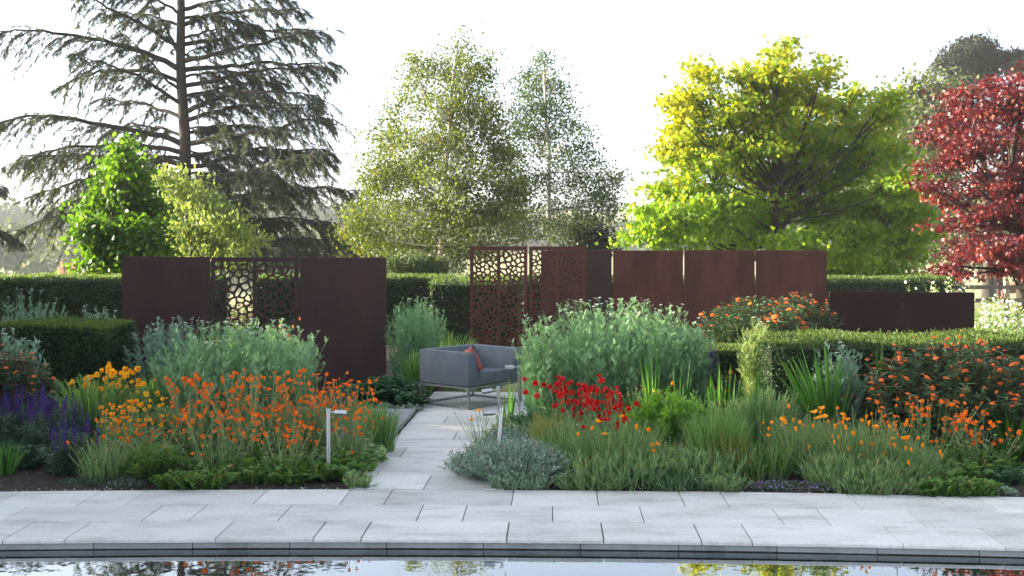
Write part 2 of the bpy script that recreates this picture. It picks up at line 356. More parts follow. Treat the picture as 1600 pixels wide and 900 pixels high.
rows = [(10.12, 9.55, [-620,-480,-360,-230,-90,33.8,160,231,420,548.6,613.7,802.7,931.6,1060,1125,1321.6,1458,1524,1690,1810,1950,2100,2230]),
        (9.55, 9.01, [-650,-520,-400,-260,-120,45.6,255.5,324,457,662,730,863.5,999,1206,1275,1415,1620,1780,1900,2060,2200]),
        (9.01, 8.50, [-700,-560,-430,-300,-160,52,144.5,366,510,580.6,795.6,939,1083.6,1158,1380,1531,1700,1850,1990,2150])]
for ri, (vb, vf, js) in enumerate(rows):
    us = [upx(p, vb) for p in js]
    for a, b in zip(us[:-1], us[1:]):
        mb = MB(); dz = random.uniform(-.0015, .0015)
        slab(mb, a+.0035, b-.0035, vf+.0035, vb-.0035, -.03, dz, warp, round_front=(2 if ri == 2 else 0)); mb.build('slab', M['slab'], terrace)
mb = MB(); slab(mb, -7.6, 7.6, 8.56, 10.10, -.06, -.012, warp, 20); mb.build('joint_bed', M['joint'], terrace)
pw = tag(bpy.data.objects.new('pond_wall', None), kind='structure'); COL.objects.link(pw)
js = [-760,-610,-455,-300,-160,-8,144,299,451.6,603.6,755,907,1061,1215,1372,1532.5,1690,1840,1995,2150]; us = [upx(p, 8.5) for p in js]
for a, b in zip(us[:-1], us[1:]):
    mb = MB(); slab(mb, a+.003, b-.003, 8.525+random.uniform(-.002, .002), 8.70, -.9, -.034, warp); mb.build('stone', M['wallstone'], pw)
mb = MB(); slab(mb, -14, 14, 8.56, 8.74, -.95, -.0635, warp, 30); mb.build('backing', M['joint'], pw)
mb = MB(); slab(mb, -13.9, 13.9, 8.5215, 8.53, -.11, -.0735, warp, 40); mb.build('waterline_stain', M['soil'], pw)
# the rest of the pond rim beyond the frame
mb = MB()
for s in (-1, 1): mb.boxes(s*14-.2, s*14+.2, -7, 6.9, -.9, 0)
mb.boxes(-14, 14, -7.2, -6.8, -.9, -.001); tag(mb.build('pond_rim', M['wallstone']), kind='structure')

# path
path = tag(bpy.data.objects.new('path', None), kind='structure'); COL.objects.link(path)
XL = lambda y: -1.36+.053*(y-10.14)
def pwf(u, v): return XL(v)+u, v-.0337*u+(-.0337*XL(v) if v < 10.3 else -.0337*XL(v)*max(0, 1-(v-10.3)/2))
prow = [10.13, 10.71, 11.28, 11.6, 12.12, 12.6, 13.1, 13.75, 14.18, 14.62, 15.2, 15.8, 16.35]
pj = [[0,.62,1.3],[0,.13,1.02,1.45],[0,.78,1.4],[0,.21,1.0,1.38],[0,.9,1.4],[0,.62,1.4],[0,1.1,1.45],[0,.40,1.2,1.5],[0,.8,1.7],[-.02,.5,1.3,1.9],[-.02,.9,1.9],[-.02,.4,1.2,1.9]]
for (v0, v1), jj in zip(zip(prow[:-1], prow[1:]), pj):
    for a, b in zip(jj[:-1], jj[1:]):
        mb = MB(); slab(mb, a+.004, b-.004, v0+.004, v1-.004, -.03, random.uniform(-.002, .003), pwf, 2); mb.build('slab', M['slab'], path)
mb = MB(); slab(mb, -.0, 1.3, 10.13, 14.6, -.06, -.012, pwf, 4); slab(mb, -.0, 1.88, 14.605, 16.33, -.06, -.0125, pwf, 4); mb.build('joint_bed', M['joint'], path)

def soil(name, poly_u, vy):
    (u0, u1), (v0, v1) = poly_u, vy; nx, ny = 110, 70
    mb = MB(); V = []
    for j in range(ny+1):
        v = v0+(v1-v0)*(j/ny)**1.3
        for i in range(nx+1):
            a = u0(v); b = u1(v); x = a+(b-a)*i/nx
            y = v-(.0337*x+.01*x*x)*max(0, 1-(v-v0)/3)
            edge = min(1, (v-v0)/.12, (x-a)/.1, (b-x)/.1)
            z = -.022+max(0, edge)*(.012+.03*random.random()**2)
            V.append((x+.0337*v*0, y, z))
    k = nx+1; Fq = [(j*k+i, j*k+i+1, (j+1)*k+i+1, (j+1)*k+i) for j in range(ny) for i in range(nx)]
    mb.add(V, [Fq]); tag(mb.build(name, M['soil'], smooth=True), kind='structure')
soil('soil', (lambda v: -11., lambda v: XL(v)-.004), (10.125, 23))
soil('soil', (lambda v: XL(v)+(1.29 if v < 14.4 else 1.88), lambda v: 12.), (10.125, 23))
# pebbles and crumbs on bare soil at the bed edge
mb = MB(); n = 500
X_ = rng.uniform(-5, 5, n); Y_ = 10.15-.0337*X_-.01*X_**2+rng.random(n)**2*.9; ok = (X_ < -1.45) | (X_ > .2); X_, Y_ = X_[ok], Y_[ok]; n = len(X_)
inst(mb, ([(0,-.5,0),(.5,-.5,.3),(1,0,0),(.5,.5,.2),(0,.5,0),(.5,0,.6)], [[(0,1,5),(1,2,5),(2,3,5),(3,4,5),(4,0,5)]]), np.c_[X_, Y_, np.full(n, -.008)], rdir(n)*[1,1,.1], np.tile([0,0,1.], (n,1)), rng.uniform(.006,.03,n), rng.uniform(.006,.025,n))
tag(mb.build('gravel', M['wallstone']), 'small stones and debris scattered on the dark soil at the bed edges', 'gravel', kind='stuff')

# grey boards platform beside path
pl = root('platform', at(614, 13.3, 0), 'low grey two-board platform lying beside the paved path in front of the armchair', 'platform')
pl.location = (0, 0, 0)
for (a0, a1) in ((-.66, -.235), (-.228, -.012)):
    mb = MB(); slab(mb, a0, a1, 12.05, 14.42, .004, .052, lambda u, v: (XL(v)+u, v), 2); mb.build('board', M['board'], pl)
mb = MB(); slab(mb, -.64, -.03, 12.07, 14.40, -.02, .003, lambda u, v: (XL(v)+u, v), 2); mb.build('base', M['boardedge'], pl)
def recentre(rt, c):
    c = Vector(c); rt.location = c
    for ch in rt.children: ch.location = Vector(ch.location)-c
recentre(pl, (-1.45, 13.2, 0))

# ------------------------------------------------------------ steel screens
def panel(px0, px1, d, pytop, label, mat, zbot=0.0, name='steel_panel', group=None, slope=0):
    x0, x1 = wx(px0, d), wx(px1, d); zt = wz(pytop, d); w = x1-x0
    rt = root(name, ((x0+x1)/2, d-slope*((x0+x1)/2), 0), label, 'garden screen', group)
    rt.rotation_euler.z = -slope
    h = w/2-.004
    m = MB(); m.boxes(-h, h, -.002, .002, zbot, zt); m.build('sheet', mat, rt)
    for s in (-1, 1):
        m = MB(); m.boxes(min(s*h, s*(h-.004))+s*.0005, max(s*h, s*(h-.004))+s*.0005, .0025, .055, zbot, zt-.004); m.build('side_flange', mat, rt)
    m = MB(); m.boxes(-h, h, .0025, .055, zt-.0035, zt+.0005); m.build('top_flange', mat, rt)
    return rt, h, zt
def clip(poly, p, nrm):   # keep side where (q-p).n <= 0
    out = []
    for i in range(len(poly)):
        a, b = poly[i], poly[(i+1) % len(poly)]
        da = (a[0]-p[0])*nrm[0]+(a[1]-p[1])*nrm[1]; db = (b[0]-p[0])*nrm[0]+(b[1]-p[1])*nrm[1]
        if da <= 0: out.append(a)
        if (da < 0) != (db < 0) and da != db:
            t = da/(da-db); out.append((a[0]+(b[0]-a[0])*t, a[1]+(b[1]-a[1])*t))
    return out
def holes(x0, x1, z0, z1, seed, gx=5.2, gap=.011):
    rs = random.Random(seed); w = x1-x0; hgt = z1-z0; c = w/gx; pts = []
    tries = 0
    while len(pts) < int(w*hgt/(c*c)*.92) and tries < 9000:
        tries += 1; q = (rs.uniform(x0, x1), rs.uniform(z0, z1)); rr = c*(.52+.38*rs.random())
        if all(math.hypot(q[0]-s[0], q[1]-s[1]) > rr for s in pts): pts.append(q)
    res = []
    for i, p in enumerate(pts):
        poly = [(x0, z0), (x1, z0), (x1, z1), (x0, z1)]
        g = gap*rs.uniform(.75, 1.6)
        for j, q in enumerate(pts):
            if i == j: continue
            dx, dz = q[0]-p[0], q[1]-p[1]; L = math.hypot(dx, dz)
            if L > 5*c: continue
            mid = (p[0]+dx*.5-dx/L*g, p[1]+dz*.5-dz/L*g); poly = clip(poly, mid, (dx/L, dz/L))
            if len(poly) < 3: break
        if len(poly) < 3: continue
        for _ in range(3):
            poly = [pt for k in range(len(poly)) for pt in ((poly[k][0]*.78+poly[(k+1) % len(poly)][0]*.22, poly[k][1]*.78+poly[(k+1) % len(poly)][1]*.22),
                    (poly[k][0]*.22+poly[(k+1) % len(poly)][0]*.78, poly[k][1]*.22+poly[(k+1) % len(poly)][1]*.78))]
        if (max(a for a, b in poly)-min(a for a, b in poly)) < .012: continue
        res.append(poly)
    return res
def perf_panel(px0, px1, d, pytop, label, mat, seed, cols=2, slope=0, group=None):
    x0, x1 = wx(px0, d), wx(px1, d); zt = wz(pytop, d); w = x1-x0; h = w/2-.004
    rt = root('perforated_panel', ((x0+x1)/2, d-slope*((x0+x1)/2), 0), label, 'garden screen', group); rt.rotation_euler.z = -slope
    cu = bpy.data.curves.new('sheet', 'CURVE'); cu.dimensions = '2D'; cu.fill_mode = 'BOTH'; cu.extrude = .006
    def spl(pts):
        s = cu.splines.new('POLY'); s.points.add(len(pts)-1)
        for k, (a, b) in enumerate(pts): s.points[k].co = (a, b, 0, 1)
        s.use_cyclic_u = True
    spl([(-h, 0), (h, 0), (h, zt), (-h, zt)])
    mg = .055; cw = (2*h-mg*2-.05)/2
    for k in range(2):
        a = -h+mg+k*(cw+.05)
        for poly in holes(a, a+cw, .12, zt-.06, seed+k): spl(poly)
    tmp = bpy.data.objects.new('tmp', cu); COL.objects.link(tmp)
    dg = bpy.context.evaluated_depsgraph_get(); me = bpy.data.meshes.new_from_object(tmp.evaluated_get(dg)); bpy.data.objects.remove(tmp)
    me.materials.clear(); me.materials.append(mat); me.name = 'perforated_sheet'
    o = bpy.data.objects.new('perforated_sheet', me); COL.objects.link(o); o.parent = rt; o.rotation_euler.x = PI/2
    for s in (-1, 1):
        m = MB(); m.boxes(min(s*h, s*(h-.004))+s*.0005, max(s*h, s*(h-.004))+s*.0005, .0035, .055, 0, zt-.004); m.build('side_flange', mat, rt)
    m = MB(); m.boxes(-h, h, .0035, .055, zt-.0035, zt+.0005); m.build('top_flange', mat, rt)
GL, GR, GW = 'panels of the left steel screen', 'tall panels of the right steel screen', 'low steel panels'
panel(190, 327.5, 16.8, 401.5, 'leftmost plain dark brown steel panel, below the bright green tree', M['corten'], group=GL)
perf_panel(329.5, 466.5, 16.8, 402, 'single perforated dark brown steel panel between two plain ones on the left', M['corten'], 5, group=GL)
panel(468.5, 603.5, 16.8, 402.5, 'plain dark brown steel panel left of the grey armchair, reaching down to the leafy mound', M['corten'], group=GL)
perf_panel(734, 824.5, 19.5, 385, 'perforated rusty steel panel behind the armchair, with hedge showing through its holes', M['corten_red'], 21, group=GR)
perf_panel(826.5, 916, 19.5, 385, 'perforated rusty steel panel overlapping a plain panel behind it, right of its twin', M['corten_red'], 33, group=GR)
panel(845, 956, 20.7, 391.5, 'plain brown steel panel half hidden behind the perforated rusty panel', M['corten'], group=GR)
panel(958, 1067.5, 20.7, 391.5, 'plain brown steel panel directly above the large yarrow clump, next to the half hidden one', M['corten_red'], group=GR)
panel(1069.5, 1179.5, 20.7, 391, 'plain brown steel panel between the one above the yarrow and the rightmost tall one', M['corten_red'], group=GR)
panel(1181.5, 1292, 20.7, 391, 'rightmost tall plain brown steel panel, next to the low panels', M['corten_red'], group=GR)
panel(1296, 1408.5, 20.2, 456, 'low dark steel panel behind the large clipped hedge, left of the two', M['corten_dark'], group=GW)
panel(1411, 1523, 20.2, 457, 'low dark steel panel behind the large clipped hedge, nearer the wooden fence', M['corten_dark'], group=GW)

# ------------------------------------------------------------ armchair
sr = root('armchair', (-.524, 14.64, 0), 'slate grey upholstered outdoor armchair on a steel frame at the end of the paved path', 'armchair')
sr.rotation_euler.z = math.atan2(.76, .65)
WD, DP = 1.0, .84     # local x along the opening, y along the arms
def hexa(name, bot, top, mat, bev=.018, zs=None, parent=sr):
    me = bpy.data.meshes.new(name)
    n = len(bot); V = list(bot)+list(top)
    Fq = [tuple(range(n-1, -1, -1)), tuple(range(n, 2*n))]+[(i, (i+1) % n, n+(i+1) % n, n+i) for i in range(n)]
    me.from_pydata(V, [], Fq); me.materials.append(mat)
    for p in me.polygons: p.use_smooth = True
    o = bpy.data.objects.new(name, me); COL.objects.link(o); o.parent = parent
    b = o.modifiers.new('bevel', 'BEVEL'); b.width = bev; b.segments = 3; b.limit_method = 'NONE'
    return o
t0, t1, zb, zt_ = .23, .12, .272, .685
g = .001
hexa('arm', [(0,0,zb),(t0,0,zb),(t0,DP-t0-g,zb),(0,DP-g,zb)], [(0,0,zt_),(t1,0,zt_),(t1,DP-t1-g,zt_),(0,DP-g,zt_)], M['fabric'])
hexa('arm', [(WD-t0,0,zb),(WD,0,zb),(WD,DP-g,zb),(WD-t0,DP-t0-g,zb)], [(WD-t1,0,zt_),(WD,0,zt_),(WD,DP-g,zt_),(WD-t1,DP-t1-g,zt_)], M['fabric'])
hexa('backrest', [(g,DP,zb),(t0+g,DP-t0,zb),(WD-t0-g,DP-t0,zb),(WD-g,DP,zb)], [(g,DP,zt_),(t1+g,DP-t1,zt_),(WD-t1-g,DP-t1,zt_),(WD-g,DP,zt_)], M['fabric'])
hexa('seat', [(t0-.02,.004,zb),(WD-t0+.02,.004,zb),(WD-t0+.02,DP-t0+.02,zb),(t0-.02,DP-t0+.02,zb)], [(t0-.02,.004,.435),(WD-t0+.02,.004,.435),(WD-t0+.02,DP-t0+.02,.42),(t0-.02,DP-t0+.02,.42)], M['fabric'], .03)
s_ = .028
for (x, y) in ((0,0),(WD-s_,0),(0,DP-s_),(WD-s_,DP-s_)):
    m = MB(); m.boxes(x, x+s_, y, y+s_, s_+.001, .24); m.build('leg', M['frame'], sr)
for z in (0.0, .241):
    m = MB()
    m.boxes(-.001, WD+.001, -.001, s_+.001, z, z+s_); m.boxes(-.001, WD+.001, DP-s_-.001, DP+.001, z, z+s_)
    m.boxes(-.001, s_+.001, s_+.002, DP-s_-.002, z, z+s_); m.boxes(WD-s_-.001, WD+.001, s_+.002, DP-s_-.002, z, z+s_)
    m.build('floor_rail' if z == 0 else 'seat_rail', M['frame'], sr)
# cushion
mb = MB(); n = 17; Gx, Gy = np.meshgrid(np.linspace(-1, 1, n), np.linspace(-1, 1, n), indexing='ij')
hh = .065*np.clip((1-Gx**2)*(1-Gy**2), 0, 1)**.42+.003
pin = 1-.07*(1-Gx**2)*Gy**2-.0; sx = Gx*.16*(1-.06*(1-Gy**2)); sy = Gy*.16*(1-.06*(1-Gx**2))
for s in (1, -1):
    V = np.stack([sx, sy, s*hh], -1).reshape(-1, 3); i, j = np.meshgrid(np.arange(n-1), np.arange(n-1), indexing='ij'); a = (i*n+j).ravel()
    q = np.stack([a, a+n, a+n+1, a+1], -1); mb.add(V, q if s > 0 else q[:, ::-1])
cu_ = mb.build('cushion', M['pillow'], smooth=True)
tag(cu_, 'salmon pink scatter cushion leaning inside the near arm of the grey armchair', 'cushion')
R = Matrix.Rotation(sr.rotation_euler.z, 4, 'Z')
cu_.matrix_world = Matrix.Translation(sr.location) @ R @ Matrix.Translation((.245, .20, .548)) @ Matrix.Rotation(math.radians(74), 4, 'Y') @ Matrix.Rotation(math.radians(-24), 4, 'Z')

# ------------------------------------------------------------ stake lamps
def lamp(pxb, d, top, headdir, hz, label, tilt=0, hlen=.105):
    X0 = wx(pxb, d); zt2 = wz(top[1], d); xt = wx(top[0], d)
    rt = root('garden_lamp', (X0, d, 0), label, 'garden lamp', 'stainless steel stake lamps')
    dx = xt-X0; b = .16
    pt = Vector((dx, 0, zt2)); pb = Vector((dx*b, 0, zt2*b))
    m = MB()
    for o_ in (-.0085, .0085): m.cyl((pb.x+o_, 0, pb.z), (pt.x+o_, 0, pt.z), .0095, n=10)
    m.build('post', M['steel'], rt)
    m = MB(); m.boxes(pt.x-.019, pt.x+.019, -.012, .012, pt.z+.0005, pt.z+.006); m.build('post_cap', M['steel'], rt)
    m = MB(); m.cyl((0, 0, -.05), (pb.x, 0, pb.z), .006, n=8); m.build('stake', M['steel'], rt)
    az = Vector((headdir[0], headdir[1], headdir[2])).normalized()
    a0 = pt+Vector((0, 0, -hz)); a1 = a0+az*.06; a2 = a1+az*hlen
    m = MB(); m.cyl(a0, a1, .0055, n=8); m.build('arm', M['steel'], rt)
    m = MB(); m.cyl(a1, a2, .021, n=20); o = m.build('lamp_head', M['steel'], rt)
    m = MB(); m.cyl(a1+az*.01+Vector((0,0,-.0185)), a2-az*.01+Vector((0,0,-.0185)), .008, n=8); m.build('lens', M['frame'], o)
lamp(513, 10.55, (513, 640), (1, -.15, -.02), .02, 'stainless steel stake lamp with its head to the right, among the orange flowers')
lamp(775, 10.62, (784, 638), (-1, -.25, -.03), .03, 'stainless steel stake lamp rising from the silvery mound, nearest in front of the armchair')
lamp(787, 12.0, (778, 605), (-1, -.25, -.12), .02, 'leaning stainless steel stake lamp with its head just under the armchair seat')
lamp(811, 14.3, (811, 572), (-1, -.1, 0), .01, 'stainless steel stake lamp standing at the right corner of the armchair beside the yarrow')

# ------------------------------------------------------------ fence, horse
fz = root('wooden_fence', at(1573, 25, terr(10, 25)), 'weathered post and rail field fence at the right edge, behind the low panels', 'fence')
fx = fz.location.x
for k, x in enumerate((fx-2.6, fx, fx+2.6, fx+5.2)):
    m = MB(); m.boxes(x-fx-.045, x-fx+.045, -.04, .04, -.02, 1.22 if k != 2 else 1.2); m.build('post', M['post'], fz)
for z in (.95, .68, .35):
    m = MB(); m.boxes(-2.8, 5.3, -.062, -.041, z+.12, z+.20, ); m.build('rail', M['wood'], fz)
def horse(loc, rz):
    rt = root('horse', loc, 'chestnut horse grazing in the field behind the wooden fence, half hidden by the red tree', 'horse', rz=rz)
    J = {'p': ((-.55,0,1.15),.30), 'b': ((-.1,0,1.08),.33), 'c': ((.4,0,1.1),.30), 'w': ((.62,0,1.18),.23), 'n1': ((.95,0,1.0),.16), 'n2': ((1.2,0,.68),.12), 'h': ((1.34,0,.42),.12), 'm': ((1.42,0,.12),.065)}
    keys = list(J); V = [J[k][0] for k in keys]; Rr = [J[k][1] for k in keys]; E = [(i, i+1) for i in range(len(keys)-1)]
    for s in (-1, 1):
        for (i0, x, leg) in ((0, -.62, [(.02,.13,.85,.17),(.06,.16,.62,.10),(-.10,.16,.45,.065),(-.05,.16,.12,.045),(0,.16,.02,.06)]), (2, .45, [(.0,.13,.85,.12),(.02,.15,.62,.085),(.03,.15,.42,.055),(.03,.15,.12,.042),(.06,.15,.02,.055)])):
            prev = i0
            for (dx, y, z, r) in leg:
                V.append((x+dx, s*y, z)); Rr.append(r); E.append((prev, len(V)-1)); prev = len(V)-1
    me = bpy.data.meshes.new('body'); me.from_pydata(V, E, []); o = bpy.data.objects.new('body', me); COL.objects.link(o); o.parent = rt
    me.materials.append(M['horse'])
    md = o.modifiers.new('skin', 'SKIN'); sv = me.skin_vertices[0].data
    for i, r in enumerate(Rr): sv[i].radius = (r, r)
    sv[0].use_root = True
    ss = o.modifiers.new('sub', 'SUBSURF'); ss.levels = 2; ss.render_levels = 2
    m = MB(); P = np.array([[(-.86,0,1.25),(-.98,0,1.05),(-1.0,0,.7),(-.97,0,.4)]]); tubes(m, P, np.array([.04,.07,.06,.02]), 6); m.build('tail', M['horsehair'], rt, smooth=True)
    m = MB(); P = np.array([[(.6,0,1.40),(.95,0,1.17),(1.2,0,.84),(1.36,0,.56)]]); tubes(m, P, np.array([.03,.06,.05,.03]), 6); m.build('mane', M['horsehair'], rt, smooth=True)
    for s in (-1, 1):
        m = MB(); m.cyl((1.27, s*.06, .52), (1.30, s*.09, .66), .035, .005, 6); m.build('ear', M['horse'], rt)
hd = 76
horse((wx(1583, hd), hd, float(terr(wx(1583, hd), hd))), math.radians(8))

# ------------------------------------------------------------ hedges
def hedge(x0, x1, y0, y1, zt, label, n, leaf=(.05,.018), mat='yew', topn=None, dens_noise=.02, rz=0, grp='clipped yew hedges', name='yew_hedge', z0=0, holes_=0, topmat='yewtop'):
    cx, cy = (x0+x1)/2, (y0+y1)/2; hx, hy = (x1-x0)/2, (y1-y0)/2
    rt = root(name, (cx, cy, z0), label, 'hedge', grp, rz)
    mb = MB(); h = zt-z0
    A = [2*hx*h, 2*hx*h, 2*hy*h, 2*hy*h, 4*hx*hy*1.6]; A = np.array(A)/sum(A); cnt = rng.multinomial(n, A)
    for k, c in enumerate(cnt):
        if c == 0: continue
        a = rng.uniform(-1, 1, c); b = rng.random(c)
        if k < 2: P = np.c_[a*hx, np.full(c, (-1, 1)[k]*hy), b*h]; nr = np.array([0, (-1, 1)[k], 0.])
        elif k < 4: P = np.c_[np.full(c, (-1, 1)[k-2]*hx), a*hy, b*h]; nr = np.array([(-1, 1)[k-2], 0, 0.])
        else: P = np.c_[a*hx, (b*2-1)*hy, np.full(c, h)]; nr = np.array([0, 0, 1.])
        bump = (np.sin(P[:, 0]*3.1+P[:, 2]*2.3)+np.sin(P[:, 0]*7.7+P[:, 1]*5+1)+np.sin(P[:, 2]*9.1+P[:, 0]*4))*.011
        dep = np.abs(rng.normal(size=c))*dens_noise*1.3
        P = P+nr*(bump-dep+.012)[:, None]
        rp = np.clip(.45+.16*np.sin(P[:, 0]*2.3+P[:, 2]*5+1)+.14*np.sin(P[:, 0]*6.1-P[:, 2]*7+P[:, 1]*4)+.2*rng.normal(size=c), 0, 1)
        Ad = norm(rng.normal(size=(c, 3))*.75+nr*.55+np.array([0, 0, .35])); Nn = norm(rng.normal(size=(c, 3))*.7+nr)
        top = (k == 4)
        T = RH
        if top and topmat:
            sel = rng.random(c) < .5
            inst(mb, T, P[sel]+[0,0,.012], norm(Ad[sel]+[0,0,.6]), Nn[sel], rng.uniform(.8, 1.7, sel.sum())*leaf[0], leaf[1]*1.2, 1)
            sel = ~sel; P, Ad, Nn, rp = P[sel], Ad[sel], Nn[sel], rp[sel]
        inst(mb, T, P, Ad, Nn, rng.uniform(.6, 1.5, len(P))*leaf[0], leaf[1]*rng.uniform(.8, 1.3, len(P)), 0, rp)
    k = int(n*.006); P = np.c_[rng.uniform(-hx, hx, k), rng.uniform(-hy, hy, k), np.full(k, h)]; up_ = norm(rng.normal(size=(k, 3))*.35+[0, 0, 1])
    P = (P[:, None, :]+up_[:, None, :]*np.linspace(0, 1, 6)[None, :, None]*rng.uniform(.03, .085, (k, 1, 1))).reshape(-1, 3)
    inst(mb, RH, P, norm(rng.normal(size=(6*k, 3))*.6+[0, 0, .7]), rdir(6*k), leaf[0]*.9, leaf[1], 1)
    mb.build('foliage', [M[mat], M[topmat or mat]], rt)
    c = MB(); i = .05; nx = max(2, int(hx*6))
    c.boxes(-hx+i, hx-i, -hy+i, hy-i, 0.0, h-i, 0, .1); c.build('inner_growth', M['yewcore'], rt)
    return rt
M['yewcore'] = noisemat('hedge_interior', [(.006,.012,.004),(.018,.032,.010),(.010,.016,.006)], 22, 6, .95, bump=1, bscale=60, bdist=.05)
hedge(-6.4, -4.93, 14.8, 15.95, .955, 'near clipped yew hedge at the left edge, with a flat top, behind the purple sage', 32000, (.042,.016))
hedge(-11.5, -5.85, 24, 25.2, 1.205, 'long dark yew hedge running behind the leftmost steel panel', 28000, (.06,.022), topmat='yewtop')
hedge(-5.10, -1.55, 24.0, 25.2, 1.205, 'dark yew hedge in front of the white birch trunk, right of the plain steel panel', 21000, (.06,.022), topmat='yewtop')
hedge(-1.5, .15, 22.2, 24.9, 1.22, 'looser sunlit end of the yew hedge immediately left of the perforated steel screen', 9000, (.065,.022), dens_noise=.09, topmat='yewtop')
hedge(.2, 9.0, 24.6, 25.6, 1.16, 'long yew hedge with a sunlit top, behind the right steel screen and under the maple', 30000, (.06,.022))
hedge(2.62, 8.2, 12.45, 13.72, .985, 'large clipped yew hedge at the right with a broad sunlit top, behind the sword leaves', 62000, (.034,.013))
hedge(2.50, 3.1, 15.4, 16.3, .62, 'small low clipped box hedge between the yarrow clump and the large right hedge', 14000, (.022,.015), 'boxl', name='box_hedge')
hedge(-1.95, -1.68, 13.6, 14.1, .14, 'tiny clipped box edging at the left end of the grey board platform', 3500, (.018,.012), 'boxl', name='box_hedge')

# ------------------------------------------------------------ trees
def bez(p0, p1, p2, m=6):
    t = np.linspace(0, 1, m)[None, :, None]
    return (1-t)**2*p0[:, None, :]+2*t*(1-t)*p1[:, None, :]+t**2*p2[:, None, :]
def tree(name, label, d, base_px, trunk, lobes, nsub, nleaf, T, leaf, mats, sub_r, bark, group='trees behind the garden', depth_r=1.0, droop=.0, hang=0.3,
         tr=.15, flat=.38, stuff=False, cat='tree', yellow=None, gz=None, limb=.35, subshell=.55):
    """lobes: (px, py, rx, ry, [dz]) ellipses in the picture at distance d, given real depth"""
    bx = wx(base_px, d); z0 = float(terr(bx, d)) if gz is None else gz
    rt = root(name, (bx, d, z0), label, cat, group)
    s = d/F; Lc = []; Lr = []
    for l in lobes:
        px, py, rx, ry = l[:4]; dy = (l[4] if len(l) > 4 else rng.uniform(-1, 1)*depth_r*.6)
        dd = d+dy; Lc.append((wx(px, dd)-bx, dy, wz(py, dd)-z0)); Lr.append((rx*s, min(rx*s*1.0, depth_r*1.2), ry*s))
    Lc = np.array(Lc); Lr = np.array(Lr); vol = Lr[:, 0]*Lr[:, 2]; p = vol/vol.sum()
    li = rng.choice(len(Lc), nsub, p=p)
    u = rdir(nsub); rad = (subshell+(1.12-subshell)*rng.random(nsub))+(rng.random(nsub) < .08)*.22
    rad = np.where(rng.random(nsub) < .3, rng.random(nsub), rad)
    C = Lc[li]+u*rad[:, None]*Lr[li]
    C[:, 2] = np.maximum(C[:, 2], .6)
    # trunk and limbs
    tb = MB(); tp = np.array(trunk, float); TP = np.c_[(tp[:, 0]-800)*s-bx, np.zeros(len(tp)), CAMZ-(tp[:, 1]-HY)*s-z0]
    TP[0, 2] = -.1; m = len(TP)
    tt = np.linspace(0, 1, 14); ti = np.linspace(0, 1, m); TPs = np.stack([np.interp(tt, ti, TP[:, k]) for k in range(3)], -1)
    TPs[1:-1, :2] += rng.normal(size=(12, 2))*tr*.12
    tubes(tb, TPs[None], tr*(1-.82*tt)**.8*(1+.5*np.exp(-tt*14)), 10)
    k = np.clip((Lc[:, 2]*limb/TPs[-1, 2])+rng.uniform(0, .12, len(Lc)), .05, .97)
    st = np.stack([np.interp(k, tt, TPs[:, q]) for q in range(3)], -1)
    mid = st*.45+Lc*.55; mid[:, 2] = st[:, 2]*.7+Lc[:, 2]*.3
    tubes(tb, bez(st, mid, Lc, 9)+0, np.linspace(1, .2, 9)[None]*(tr*(.42-.28*k))[:, None], 6)
    st2 = Lc[li]*.75+st[li]*.25; m2 = (st2+C)/2+rng.normal(size=C.shape)*.08*sub_r; m2[:, 2] += .15*sub_r
    tubes(tb, bez(st2, m2, C, 5), np.linspace(1, .3, 5)[None]*np.full((nsub, 1), tr*.06), 3)
    tb.build('trunk', bark, rt, smooth=True)
    # leaves
    cb = MB(); per = rng.poisson(nleaf, nsub); idx = np.repeat(np.arange(nsub), per); n = len(idx)
    sub_s = sub_r*rng.uniform(.6, 1.35, nsub)
    O = C[idx]+rng.normal(size=(n, 3))*sub_s[idx, None]*np.array([.6, .6, flat]); O[:, 2] -= droop*np.abs(rng.normal(size=n))*sub_s[idx]
    A = rdir(n); A[:, 2] -= hang; A = norm(A); out = norm(O-C[idx]*.0-np.array([0, 0, O[:, 2].mean()*.4]))
    Nn = norm(rng.normal(size=(n, 3))*.7+[0, -.25, .7])
    rr = np.clip(.5+.28*rng.normal(size=nsub)[idx]*.7+.22*rng.normal(size=n), 0, 1)
    mi = np.zeros(n, int)
    if yellow is not None:
        pxl = (O[:, 0]+bx)/s+800; pyl = HY-(O[:, 2]+z0-CAMZ)/s
        mi = (rng.random(n) < yellow(pxl, pyl)).astype(int)
    for q in range(len(mats)):
        sel = mi == q
        inst(cb, T, O[sel], A[sel], Nn[sel], leaf[0]*rng.uniform(.6, 1.3, sel.sum()), leaf[1]*rng.uniform(.7, 1.2, sel.sum()), q, rr[sel])
    cb.build('crown', mats, rt)
    return rt

# small bright green tree behind the left panel
tree('lime_tree', 'small bright green broadleaf tree behind the left end of the steel screen', 27, 195, [(195,470),(194,380),(196,300),(198,240)],
     [(198,250,18,28),(190,285,35,35),(212,290,30,35),(165,325,35,35),(205,330,45,40),(232,335,28,30),(150,370,32,32),(190,375,50,38),(235,375,35,35),(165,405,32,22),(210,405,45,25),(245,400,20,18),(183,232,8,12)],
     300, 34, ROUND, (.105,.10), [M['lime']], .30, M['bark'], depth_r=1.3, hang=.5, tr=.09)
tree('cherry_tree', 'pale green spreading tree with drooping leaves, right of the bright green tree', 31, 300, [(300,450),(298,390),(290,320)],
     [(275,275,30,14),(300,290,40,16),(330,320,35,16),(285,320,40,18),(350,345,35,14),(300,350,45,18),(370,355,28,10),(340,375,45,16),(290,380,40,16),(390,372,18,10),(350,392,45,12),(300,395,40,12),(255,270,16,12)],
     190, 28, LANCE, (.17,.065), [M['cherry']], .32, M['bark'], depth_r=1.6, droop=.3, hang=.9, tr=.08)
